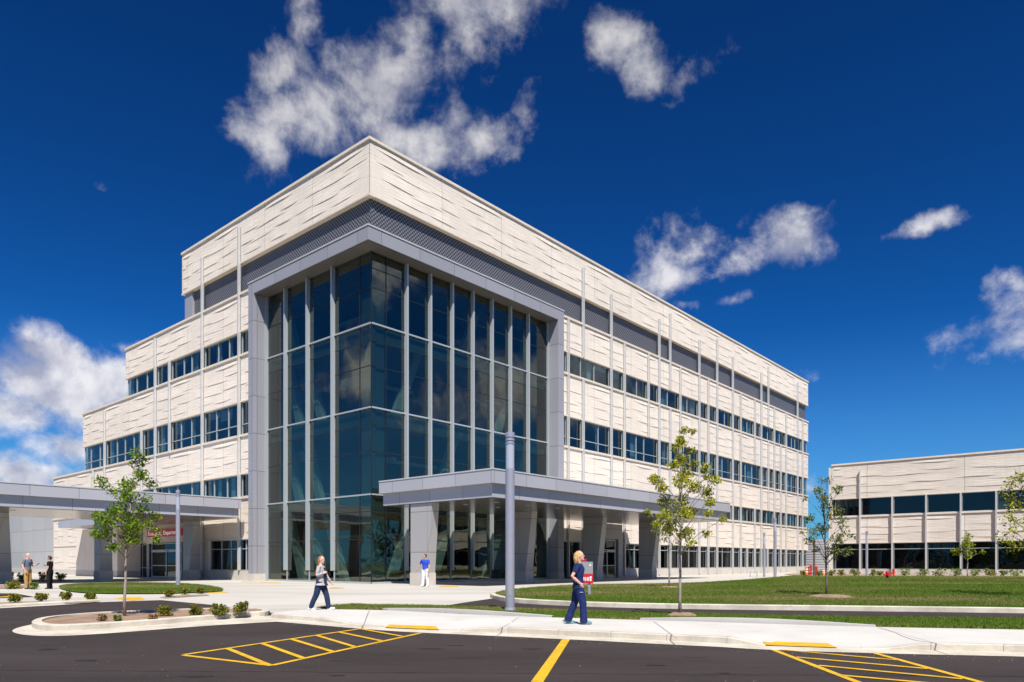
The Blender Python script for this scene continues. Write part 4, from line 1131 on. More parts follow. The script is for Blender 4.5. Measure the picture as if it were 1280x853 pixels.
# ------------------------------------------------------------------ plants
LEAF2 = [(-.5, 0, 0), (0, -.28, .06), (.55, 0, 0), (0, .28, .06)]
def leaf_cloud(name, centres, dens, size, mat, parent, seed, flat=.5, droop=0.0, leaf_w=1.0, spread=1.15):
    """leaf-sized faces scattered through clumps (c, r) with empty gaps between"""
    r = np.random.RandomState(seed)
    V = []; base = np.array(LEAF2) * np.array([1, leaf_w, 1])
    for c, rad in centres:
        n = max(6, int(dens * rad ** 2)) if dens > 0 else int(-dens)
        d = r.normal(0, 1, (n, 3)); d /= np.linalg.norm(d, axis=1)[:, None]
        rr = rad * spread * r.uniform(.02, 1.0, n) ** .55
        pos = np.array(c) + d * rr[:, None] * np.array([1, 1, .82])
        s = size * r.uniform(.6, 1.3, n); a = r.uniform(0, 2 * math.pi, n); ti = r.normal(0, flat, n) + droop; ro = r.normal(0, flat, n)
        q = base[None] * s[:, None, None]
        x, y, z = q[..., 0], q[..., 1], q[..., 2]
        c_, s_ = np.cos(ro)[:, None], np.sin(ro)[:, None]; y, z = y * c_ - z * s_, y * s_ + z * c_
        c_, s_ = np.cos(ti)[:, None], np.sin(ti)[:, None]; x, z = x * c_ + z * s_, -x * s_ + z * c_
        c_, s_ = np.cos(a)[:, None], np.sin(a)[:, None]; x, y = x * c_ - y * s_, x * s_ + y * c_
        V.append(np.stack([x, y, z], -1) + pos[:, None, :])
    V = np.concatenate(V)
    n = len(V)
    me = bpy.data.meshes.new(name)
    me.vertices.add(n * 4); me.vertices.foreach_set('co', V.reshape(-1))
    idx = np.arange(n)[:, None] * 4
    tri = np.concatenate([idx + np.array([0, 1, 2]), idx + np.array([0, 2, 3])], 1).reshape(-1)
    me.loops.add(len(tri)); me.loops.foreach_set('vertex_index', tri.astype(np.int32))
    me.polygons.add(n * 2); me.polygons.foreach_set('loop_start', np.arange(0, n * 6, 3, dtype=np.int32)); me.polygons.foreach_set('loop_total', np.full(n * 2, 3, dtype=np.int32))
    me.update(calc_edges=True); me.validate(); me.materials.append(mat)
    o = bpy.data.objects.new(name, me); COL.objects.link(o)
    if parent: o.parent = parent
    return o

def tree(label, bx, by, off, clumps, leaf, dens, size, seed, trunk_px=4.0, bark='bark', group='young staked trees', top=None, lean=0.0, sub=None):
    b = P(bx, by, off); s = F / b.y
    rng = random.Random(seed)
    e = empty('young_tree', b, label, 'tree', group)
    cl = []
    for (x, y, r) in clumps:
        X = (x - bx) / s; Z = (by - y) / s; rr = r / s
        span = max(abs(q[0] - bx) for q in clumps) / s
        lim = math.sqrt(max(0, span ** 2 - X * X)) * .75
        cl.append((Vector((X, rng.uniform(-lim, lim), Z)), rr))
    H = max(c.z + r * .5 for c, r in cl); Zlo = min(c.z for c, r in cl)
    topc = max(cl, key=lambda q: q[0].z)[0]
    rt = trunk_px / s / 2
    wob = [(0, 0)] + [(rng.uniform(-.02, .02) * i, rng.uniform(-.02, .02) * i) for i in range(1, 9)]
    spine = []
    for i in range(10):
        f = i / 9; z = H * f * .97
        spine.append(Vector((topc.x * f ** 2.2 + rng.uniform(-.02, .02) * (i > 0), topc.y * f ** 2.2 + rng.uniform(-.02, .02) * (i > 0), z)))
    rad = [rt * (1.35 if i == 0 else 1) * (1 - .85 * (i / 9) ** 1.1) + .004 for i in range(10)]
    mb = MB(); mb.tube(spine, rad, 9)
    def at(z):
        f = min(.999, max(0, z / (H * .97))) * 9; k = int(f); return spine[k].lerp(spine[k + 1], f - k), rad[k]
    ends = []
    for c, r in cl:
        dist = math.hypot(c.x - at(c.z)[0].x, c.y - at(c.z)[0].y)
        z0 = max(Zlo * .82, c.z - dist * rng.uniform(.7, 1.1) - .12)
        p0, r0 = at(z0)
        m1 = p0.lerp(c, .45) + Vector((rng.uniform(-.05, .05), rng.uniform(-.05, .05), .03 + .08 * dist))
        rb = max(.005, min(r0 * .5, .006 + .007 * dist))
        mb.tube([p0, m1, c], [rb, rb * .7, .003], 5)
        for k in range(5):
            d = Vector((rng.gauss(0, 1), rng.gauss(0, 1), rng.gauss(.3, .7))).normalized() * r * rng.uniform(.9, 1.6)
            q = m1.lerp(c, rng.uniform(.4, 1))
            mb.tube([q, q.lerp(c + d, .6) + Vector((0, 0, .02)), c + d], [rb * .4, rb * .25, .002], 4)
    mb.build('trunk', M[bark], e, smooth=True)
    if sub:
        leaf_cloud('crown', [q for q, k in zip(cl, clumps)], dens, size, M[leaf], e, seed)
    else:
        leaf_cloud('crown', cl, dens * .9, size * .92, M[leaf], e, seed, spread=1.75, flat=.7)
    return e
T1 = [(167, 566, 6), (164, 578, 6), (171, 572, 4), (162, 590, 6), (170, 593, 6), (150, 602, 6), (141, 606, 6), (160, 605, 7), (178, 603, 6), (135, 612, 5), (150, 622, 8), (168, 620, 8), (183, 624, 5), (158, 640, 9), (140, 640, 6), (175, 638, 7), (148, 655, 8), (168, 655, 9), (126, 645, 5), (117, 643, 4), (131, 652, 6), (128, 668, 5), (119, 671, 4), (145, 668, 7), (160, 670, 8), (180, 660, 7), (192, 656, 5), (197, 662, 4), (173, 676, 6), (152, 683, 6), (186, 674, 5), (186, 645, 5)]
tree('slim young green maple standing in the mulch island by the lot', 156, 769.5, .13, T1, 'leafA', 6300, .10, 5, 3.3)
T2 = [(861, 534, 4), (856, 546, 4), (866, 540, 3), (846, 556, 5), (836, 566, 4), (867, 561, 4), (852, 575, 6), (872, 577, 4), (839, 583, 5), (822, 594, 4), (812, 601, 4), (829, 600, 5), (862, 590, 6), (880, 586, 5), (895, 600, 5), (887, 596, 4), (846, 604, 7), (868, 608, 7), (888, 613, 6), (824, 612, 5), (836, 624, 6), (855, 625, 7), (814, 640, 4), (828, 646, 6), (848, 645, 7), (868, 640, 6), (889, 641, 4), (903, 649, 4), (880, 630, 5), (817, 658, 4), (838, 663, 6), (851, 668, 6), (870, 663, 5), (885, 667, 4), (858, 679, 4), (841, 655, 6)]
tree('airy yellow-green young tree on the verge right of the walking woman', 850, 770.5, .12, T2, 'leafB', 11000, .092, 6, 3.4)
T3 = [(836, 628, 5), (830, 636, 5), (843, 634, 5), (836, 644, 6), (825, 651, 5), (846, 652, 5), (820, 664, 5), (836, 660, 6), (849, 667, 5), (829, 674, 4), (842, 679, 4), (816, 655, 3)]
tree('smaller thin tree on the lawn behind the yellow-green one', 836.5, 735.5, .12, T3, 'leafC', 2000, .13, 7, 2.0, bark='bark')
z8 = lambda L_: [(990 + x / 4.062, 550 + y / 4.062, r / 4.062) for x, y, r in L_]
T4 = z8([(160, 212, 16), (190, 196, 14), (110, 258, 16), (150, 258, 16), (200, 250, 15), (215, 270, 12), (97, 290, 12), (130, 292, 20), (180, 300, 24), (220, 250, 14), (165, 335, 22), (200, 345, 18), (72, 398, 12), (112, 394, 20), (160, 390, 22), (222, 370, 15), (205, 410, 20), (90, 468, 22), (140, 458, 22), (190, 440, 24), (252, 440, 15), (230, 475, 18), (75, 502, 14), (130, 512, 20), (190, 510, 24), (250, 500, 18), (305, 490, 12), (132, 560, 16), (182, 570, 16), (230, 560, 22), (280, 572, 18), (230, 600, 12), (298, 550, 10), (45, 470, 9)])
tree('sparse dusky tree on the lawn between the tall and the low building', 1033, 745.5, .12, T4, 'leafC', 3600, .105, 8, 2.3, bark='barkdark')
z9 = lambda L_: [(1140 + x / 5.686, 580 + y / 5.686, r / 5.686) for x, y, r in L_]
T5 = z9([(385, 484, 10), (392, 510, 16), (352, 540, 18), (420, 536, 18), (332, 580, 20), (390, 572, 26), (448, 578, 18), (298, 616, 16), (350, 622, 24), (420, 632, 26), (472, 628, 14), (390, 655, 16), (302, 642, 10), (360, 600, 22)])
tree('little golden cone-shaped tree in front of the low building windows', 1209.5, 722.2, .1, T5, 'leafD', 1150, .20, 9, 1.4, bark='bark')
T6 = [(1263, 602, 5), (1271, 598, 5), (1280, 604, 7), (1257, 609, 4), (1266, 617, 6), (1279, 622, 7), (1271, 632, 6), (1256, 645, 5), (1265, 650, 7), (1276, 655, 9), (1262, 664, 5), (1272, 671, 9), (1282, 680, 9), (1266, 681, 5), (1292, 590, 8), (1298, 610, 9), (1305, 630, 9), (1295, 645, 9), (1312, 655, 9), (1300, 672, 9), (1322, 640, 7), (1325, 665, 7), (1290, 575, 6), (1310, 600, 7), (1288, 630, 8)]
tree('leafy green tree cut by the right edge of the photo', 1294, 747, .12, T6, 'leafB', 1500, .125, 10, 3.4, bark='barkdark')
# mulch rings round the lawn trees
for x, y, a_, b_ in ((1038, 747, .95, .8), (837, 735.6, .55, .5), (853, 770.6, .45, .35)):
    c = P(x, y, .12); 
    mb = MB(); n = 20; ring = [(c.x + a_ * math.cos(2 * math.pi * i / n) * random.uniform(.9, 1.1), c.y + b_ * math.sin(2 * math.pi * i / n), c.z + .005) for i in range(n)]
    mid = [(c.x + (q[0] - c.x) * .5, c.y + (q[1] - c.y) * .5, c.z + .10) for q in ring]
    r0 = mb.pts(ring); r1 = mb.pts(mid); 
    for i in range(n): mb.face((r0[i], r0[(i + 1) % n], r1[(i + 1) % n], r1[i]))
    mb.face(r1)
    tag(mb.build('mulch_bed', M['mulch']), kind='structure')

def shrub(label, px, py, wpx, hpx, off, leaf, seed, group, size=.055, dens=2600):
    b = P(px, py, off); s = F / b.y
    e = empty('shrub', b, label, 'shrub', group)
    rw, h = wpx / s / 2, hpx / s * .88
    rng = random.Random(seed); cl = []
    n = 12
    for i in range(n):
        a = rng.uniform(0, 6.28); q = rng.uniform(.1, .62) * rw
        cl.append((Vector((q * math.cos(a), q * math.sin(a), h * rng.uniform(.2, .74))), rw * rng.uniform(.42, .56)))
    for i in range(4):
        a = rng.uniform(0, 6.28); cl.append((Vector((rw * .6 * math.cos(a), rw * .6 * math.sin(a), h * rng.uniform(.75, .95))), rw * .16))
    mb = MB()
    for c, r in cl: mb.tube([(0, 0, -.02), c * .5 + Vector((0, 0, .03)), c], [.012, .008, .003], 5)
    mb.build('stems', M['barkdark'], e)
    leaf_cloud('foliage', cl, -int(dens / 60), size * 1.35, M[leaf], e, seed, flat=.8)
    return e
sh1 = [(207, 770.2, 20, 15, 'rounded green shrub nearest the tree trunk in the island'), (245, 769.2, 19, 14, 'mid-size green shrub alone in the middle of the island row'), (274, 769.6, 24, 16, 'wide green shrub second from the right end of the island'), (301, 768.2, 23, 18, 'tallest green shrub at the right end of the island')]
for i, (x, y, w_, h_, lb) in enumerate(sh1): shrub(lb, x, y, w_, h_, .12, 'leafS', 100 + i, 'shrubs in the mulch island')
for i, (x, y, w_, h_, lb, lf_) in enumerate([(128, 776.5, 11, 9, 'dry brown dwarf shrub in the island left of the tree', 'leafP'), (147, 777.5, 11, 9, 'low spiky green plant in the island beside the trunk', 'leafG'), (191, 775.5, 12, 8, 'wispy dry plant in the island right of the trunk', 'leafP')]):
    shrub(lb, x, y, w_, h_, .12, lf_, 120 + i, 'dwarf plants in the mulch island', dens=1400)
for i, (x, y, w_, h_, lb) in enumerate([(19, 752.2, 16, 11, 'leftmost round shrub of the kerb row at the left edge'), (52, 750.6, 16, 10, 'round shrub of the kerb row in front of the bald man'), (82.5, 749.4, 16, 10, 'round shrub of the kerb row right of the person in black'), (113, 750.2, 14, 10, 'round shrub at the right end of the kerb row')]):
    shrub(lb, x, y, w_, h_, .06, 'leafS', 140 + i, 'shrubs along the left kerb', size=.06)
for i, (x, y, w_, h_, lb) in enumerate([(211.5, 745.6, 14, 10, 'largest of three shrubs at the right end of the oval grass'), (230.5, 742.4, 12, 7.5, 'middle shrub of three at the right end of the oval grass'), (249.5, 741.4, 13, 7.5, 'right-hand shrub of three beside the oval grass tip')]):
    shrub(lb, x, y, w_, h_, .04, 'leafS', 150 + i, 'shrubs beside the oval grass', size=.06)
for i, (x, y, w_, h_, lf_, lb) in enumerate([(13, 726.8, 9, 13, 'leafP', 'scraggly flowering bush against the grey column at far left'), (28, 726.8, 11, 12, 'leafG', 'green bush against the grey wall left of the bald man'), (54, 726.6, 14, 13, 'leafP', 'pale flowering bush between the two standing people'), (75, 726.4, 15, 12, 'leafG', 'dark green bush against the white wall right of the person in black'), (15, 735.8, 24, 8, 'leafS', 'low wide hedge at the left edge behind the walk'), (42.5, 736.2, 11, 9, 'leafG', 'small dark round bush right of the bald man')]):
    shrub(lb, x, y, w_, h_, .04, lf_, 160 + i, 'bushes by the left wall', size=.075)
lowsh = [(1004, 719.6, 8, 5), (1024, 719.8, 8, 6), (1040, 719.8, 9, 6), (1052, 719.6, 10, 6), (1068, 719.8, 12, 7), (1092, 720, 8, 7), (1100, 719.8, 8, 5), (1130, 719.8, 15, 8), (1153, 720, 15, 7), (1175, 720, 16, 8), (1195, 720, 14, 8), (1219, 720, 14, 7), (1238, 720.2, 15, 8), (1254, 720.2, 10, 6), (1270, 720.4, 16, 7)]
for i, (x, y, w_, h_) in enumerate(lowsh):
    c = ['first', 'second', 'third', 'fourth', 'fifth', 'sixth', 'seventh', 'eighth', 'ninth', 'tenth', 'eleventh', 'twelfth', 'thirteenth', 'fourteenth', 'fifteenth'][i]
    shrub(f'{c} low green shrub from the left along the low building', x, y, w_ * 1.2, h_ * 1.3, .05, 'leafG' if i % 3 else 'leafS', 180 + i, 'shrubs in front of the low building', size=.12, dens=900)

# ------------------------------------------------------------------ poles, signs, hydrants
def lamp(label, px, py, top_px, wpx, off=.0, mat='pole'):
    b = P(px, py, off); s = F / b.y
    r = wpx / s / 2; H = (py - top_px) / s
    e = empty('lamp_post', b, label, 'lamp post', 'round lamp posts')
    mb = MB(); mb.tube([(0, 0, -.05), (0, 0, H - 1.05)], [r, r], 20); mb.build('pole', M[mat], e, smooth=False)
    mb = MB(); mb.tube([(0, 0, H - 1.05), (0, 0, H - .34)], [r * .93] * 2, 20); mb.build('light_tube', M['lens'], e)
    mb = MB(); mb.tube([(0, 0, H - .34), (0, 0, H - .30)], [r * 1.02] * 2, 20); mb.tube([(0, 0, H - .24), (0, 0, H - .20)], [r * 1.02] * 2, 20); mb.tube([(0, 0, H - .339), (0, 0, H - .1)], [r * .9] * 2, 16); mb.tube([(0, 0, H - .14), (0, 0, H)], [r * 1.02, r], 20)
    mb.build('cap', M[mat], e)
    mb = MB(); mb.tube([(0, 0, -.06), (0, 0, .02)], [r * 1.7, r * 1.7], 20); bp_ = mb.build('base_plate', M['signgrey'], e)
    if wpx > 4:
        mb = MB(); mb.tube([(0, 0, .02), (0, 0, .10)], [r * 1.25, r * 1.12], 20); mb.build('base_cover', M[mat], e)
        for k in range(4):
            a = math.pi / 4 + k * math.pi / 2; mb = MB(); mb.tube([(r * 1.45 * math.cos(a), r * 1.45 * math.sin(a), .02), (r * 1.45 * math.cos(a), r * 1.45 * math.sin(a), .055)], [.018, .018], 6); mb.build('bolt', M['pole'], bp_)
        mb = MB(); mb.box(-.05, .05, -r - .006, -r + .02, .45, .66); mb.build('hand_hole_cover', M['signgrey'], e)
    return e
lamp('tall grey lamp post on the verge in front of the entrance canopy', 637.5, 764, 541, 11.5, .115)
lamp('grey lamp post on the oval grass in front of the emergency doors', 222.5, 732.5, 613, 5.2, .05)
lamp('left one of two slim lamp posts beyond the lawn by the tall building', 955.3, 721.5, 666, 2.9, 0)
lamp('right one of two slim lamp posts beyond the lawn by the tall building', 968.8, 723.6, 648, 3.6, 0)
lamp('slim lamp post in front of the low building', 1083.5, 721.6, 664, 3.0, .05)
b = P(1017.6, 720.5, 0); s = F / b.y
mb = MB(); mb.tube([(0, 0, -.05), (0, 0, 44 / s)], [1.4 / s, 1.2 / s], 12); mb.tube([(0, 0, 44 / s), (0, 0, 45 / s)], [1.7 / s, 1.5 / s], 12)
tag(mb.build('post', M['poledark'], None, loc=b), 'dark brown post in front of the ribbed metal link', 'post')

# directional sign on the lawn
b = P(736.3, 744.5, .115); s = F / b.y
e = empty('directional_sign', b, 'grey and red directional sign on a post partly behind the walking woman', 'sign')
def zz(y): return (744.5 - y) / s
def xx(x): return (x - 736.3) / s
mb = MB(); mb.box(xx(735.0), xx(738.2), -.03, .03, 0, zz(729)); mb.build('post', M['pole'], e)
mb = MB(); mb.box(xx(719), xx(741), -.05, .05, zz(717.4), zz(702.4)); g_ = mb.build('grey_panel', M['signgrey'], e)
mb = MB(); mb.box(xx(719), xx(741.3), -.055, .055, zz(729.8), zz(717.5)); r_ = mb.build('red_panel', M['signred'], e)
mb = MB(); mb.box(xx(723), xx(733), -.05, .05, zz(702.3), zz(698.6)); mb.build('crimson_panel', M['crimson'], e)
mb = MB(); y_ = -.0575
for i, x in enumerate((721, 723, 725, 726.8, 728.8, 730.8, 733.2, 735.2)):
    mb.box(xx(x), xx(x + 1.15), y_ - .004, y_, zz(726.2), zz(721.6))
mb.box(xx(737.1), xx(739.3), y_ - .004, y_, zz(723.4), zz(720.6)); mb.box(xx(737.4), xx(739.1), y_ - .004, y_, zz(726.4), zz(724.0))
mb.build('lettering', M['signwhite'], r_)
mb = MB(); mb.tube([(xx(737.6), -.056, zz(706.6)), (xx(737.6), -.0505, zz(706.6))], .035, 12); mb.build('emblem', M['signwhite'], g_)

def hydrant(px, py):
    b = P(px, py, .115); s = F / b.y; k = 11.5 / s / .75
    e = empty('fire_hydrant', b, 'squat red fire hydrant on the lawn in front of the low building', 'fire hydrant')
    mb = MB()
    mb.tube([(0, 0, -.02), (0, 0, .05 * k)], [.17 * k, .17 * k], 14); mb.tube([(0, 0, .05 * k), (0, 0, .5 * k)], [.12 * k, .12 * k], 14)
    mb.tube([(0, 0, .5 * k), (0, 0, .54 * k)], [.17 * k, .17 * k], 14)
    mb.build('barrel', M['red'], e)
    mb = MB(); mb.tube([(0, 0, .54 * k), (0, 0, .63 * k), (0, 0, .70 * k)], [.14 * k, .12 * k, .04 * k], 14); mb.tube([(0, 0, .69 * k), (0, 0, .76 * k)], [.03 * k, .03 * k], 6); mb.build('bonnet', M['red'], e)
    for d in ((-1, 0), (1, 0), (0, -1)):
        mb = MB(); r = (.075 if d[1] == 0 else .10) * k
        mb.tube([(d[0] * .1 * k, d[1] * .1 * k, .38 * k), (d[0] * .22 * k, d[1] * .22 * k, .38 * k), (d[0] * .225 * k, d[1] * .225 * k, .38 * k), (d[0] * .29 * k, d[1] * .29 * k, .38 * k)], [r, r, r * 1.2, r * 1.15], 10); mb.build('outlet_cap', M['red'], e)
hydrant(1109, 724.4)
def standpipe(px, py, top, label):
    b = P(px, py, .05); s = F / b.y; H = (py - top) / s
    mb = MB(); r = 1.15 / s
    mb.tube([(0, 0, -.03), (0, 0, H * .72)], [r, r], 12); mb.tube([(0, 0, H * .72), (0, 0, H * .75)], [r * 1.5] * 2, 12); mb.tube([(0, 0, H * .75), (0, 0, H * .95), (0, 0, H)], [r * 1.2, r * 1.2, r * .6], 12)
    mb.tube([(-r * 1.9, 0, H * .58), (r * 1.9, 0, H * .58)], [r * .6] * 2, 8)
    return tag(mb.build('valve_post', M['red'], None, loc=b), label, 'valve post', 'red valve posts')
standpipe(1117, 722.4, 711, 'thin red valve post right of the fire hydrant')
standpipe(1013.6, 719.2, 706, 'thin red valve post left of the dark brown post')
standpipe(1020.4, 719.2, 708, 'thin red valve post just right of the dark brown post')
def barrel(px, py, hpx, label):
    b = P(px, py, .05); s = F / b.y; H = hpx / s; r = H * .30
    e = empty('traffic_barrel', b, label, 'traffic barrel', 'orange traffic barrels')
    mb = MB(); mb.tube([(0, 0, 0), (0, 0, H * .06), (0, 0, H * .07), (0, 0, H * .96), (0, 0, H)], [r * 1.35, r * 1.35, r, r * .8, r * .6], 14); mb.build('body', M['orange'], e)
    mb = MB()
    for f in (.35, .65): mb.tube([(0, 0, H * f), (0, 0, H * (f + .13))], [r * (1.02 - .2 * f) + .01] * 2, 14)
    mb.build('white_bands', M['signwhite'], e)
barrel(1009, 719.6, 11, 'orange and white traffic barrel left of the red valve posts')
barrel(1028.8, 719.4, 8, 'smaller orange traffic barrel right of the dark brown post')
# bike rack loop near the facade
b = P(942, 721.6, 0); s = F / b.y
mb = MB(); w2, hh = 4.2 / s, 8 / s
mb.tube([(-w2, 0, 0), (-w2, 0, hh * .75), (-w2 * .7, 0, hh * .95), (0, 0, hh), (w2 * .7, 0, hh * .95), (w2, 0, hh * .75), (w2, 0, 0)], .035, 8)
tag(mb.build('bike_rack', M['pole'], None, loc=b), 'small grey hoop bike rack on the paving by the tall building', 'bike rack')

# far-off wood beyond the car park, behind the camera: the glass mirrors it
def wood():
    r = np.random.RandomState(9); cl = []
    for i in range(190):
        a = R(60 + 238 * i / 190 + r.uniform(-1, 1)); d = r.uniform(85, 115)
        hgt = r.uniform(6, 12)
        for k in range(3): cl.append((Vector((d * math.sin(a) + r.uniform(-2, 2), d * math.cos(a) + r.uniform(-2, 2), hgt * (.25 + .28 * k))), r.uniform(2, 3.4)))
    return leaf_cloud('distant_wood', cl, 17, .75, M['wood'], None, 9, flat=.8)
tag(wood(), 'far-off belt of trees across the car park', 'wood', kind='stuff')
#@@PART4
# ------------------------------------------------------------------ people
def remesh(mb, name, mat, parent, voxel=.008, smooth_it=3, mats=None, wrinkle=0.0):
    o = mb.build(name, mat, None)
    bm = bmesh.new(); bm.from_mesh(o.data); bmesh.ops.recalc_face_normals(bm, faces=bm.faces[:]); bm.to_mesh(o.data); bm.free()
    rm = o.modifiers.new('r', 'REMESH'); rm.mode = 'VOXEL'; rm.voxel_size = voxel
    sm = o.modifiers.new('s', 'SMOOTH'); sm.factor = .5; sm.iterations = smooth_it
    dg = bpy.context.evaluated_depsgraph_get()
    me = bpy.data.meshes.new_from_object(o.evaluated_get(dg)); me.name = name
    me.materials.clear(); me.materials.append(mat)
    me.polygons.foreach_set('use_smooth', [True] * len(me.polygons))
    if wrinkle:
        nv = len(me.vertices); co_ = np.empty(nv * 3, np.float32); no_ = np.empty(nv * 3, np.float32)
        me.vertices.foreach_get('co', co_); me.vertices.foreach_get('normal', no_)
        co_ = co_.reshape(-1, 3); no_ = no_.reshape(-1, 3)
        d_ = np.array([mnoise.noise(Vector((q[0] * 9, q[1] * 9, q[2] * 5.5 + 3.3))) + .5 * mnoise.noise(Vector((q[0] * 20 + q[2] * 9, q[1] * 20, q[2] * 14))) for q in co_.tolist()], np.float32)
        me.vertices.foreach_set('co', (co_ + no_ * d_[:, None] * wrinkle).ravel()); me.update()
    old = o.data; o.modifiers.clear(); o.data = me; bpy.data.meshes.remove(old)
    if parent: o.parent = parent
    return o
def rings(mb, rs, n=18):
    """rs: (cx, cy, cz, rx, ry) horizontal ellipses"""
    R_ = [mb.pts([(cx + rx * math.cos(2 * math.pi * k / n), cy + ry * math.sin(2 * math.pi * k / n), cz) for k in range(n)]) for cx, cy, cz, rx, ry in rs]
    for a, b in zip(R_, R_[1:]):
        for k in range(n): mb.face((a[k], a[(k + 1) % n], b[(k + 1) % n], b[k]))
    mb.face(R_[0][::-1]); mb.face(R_[-1])
def hand(mb, wr, d, nrm, curl=.5, side=1):
    d = d.normalized(); w = d.cross(nrm).normalized() * side; nrm = nrm.normalized()
    rot = Matrix((d, w, nrm)).transposed()
    mb.ball(wr + d * .05, .055, .042, .017, rot=rot)
    mb.tube([wr - d * .02, wr + d * .03], [.026, .026], 10)
    for i, (o_, ln) in enumerate(((-.030, .066), (-.010, .078), (.010, .074), (.029, .058))):
        b = wr + d * .088 + w * o_
        k1 = (d * math.cos(curl * .8) + nrm * math.sin(curl * .8)); k2 = (d * math.cos(curl * 1.9) + nrm * math.sin(curl * 1.9))
        mb.tube([b - d * .02, b + k1 * ln * .5, b + k1 * ln * .5 + k2 * ln * .5], [.0095, .0088, .0075], 8)
    tb = wr + d * .025 - w * .034
    t1 = tb + (d * .7 - w * .55 + nrm * .25).normalized() * .038; t2 = t1 + (d * .85 - w * .1 + nrm * .45).normalized() * .032
    mb.tube([wr + d * .015, tb, t1, t2], [.014, .0125, .0105, .009], 8)

SKIN = {'light': pmat('skin_light', (.62, .36, .26), .5, var=.06, scale=12), 'pink': pmat('skin_pink', (.66, .36, .28), .5, var=.06, scale=12), 'tan': pmat('skin_tan', (.48, .27, .18), .5, var=.06, scale=12)}
def cloth(name, c, r=.85): return pmat(name, c, r, var=.12, scale=9, bump=.4, bscale=14, spec=.2)

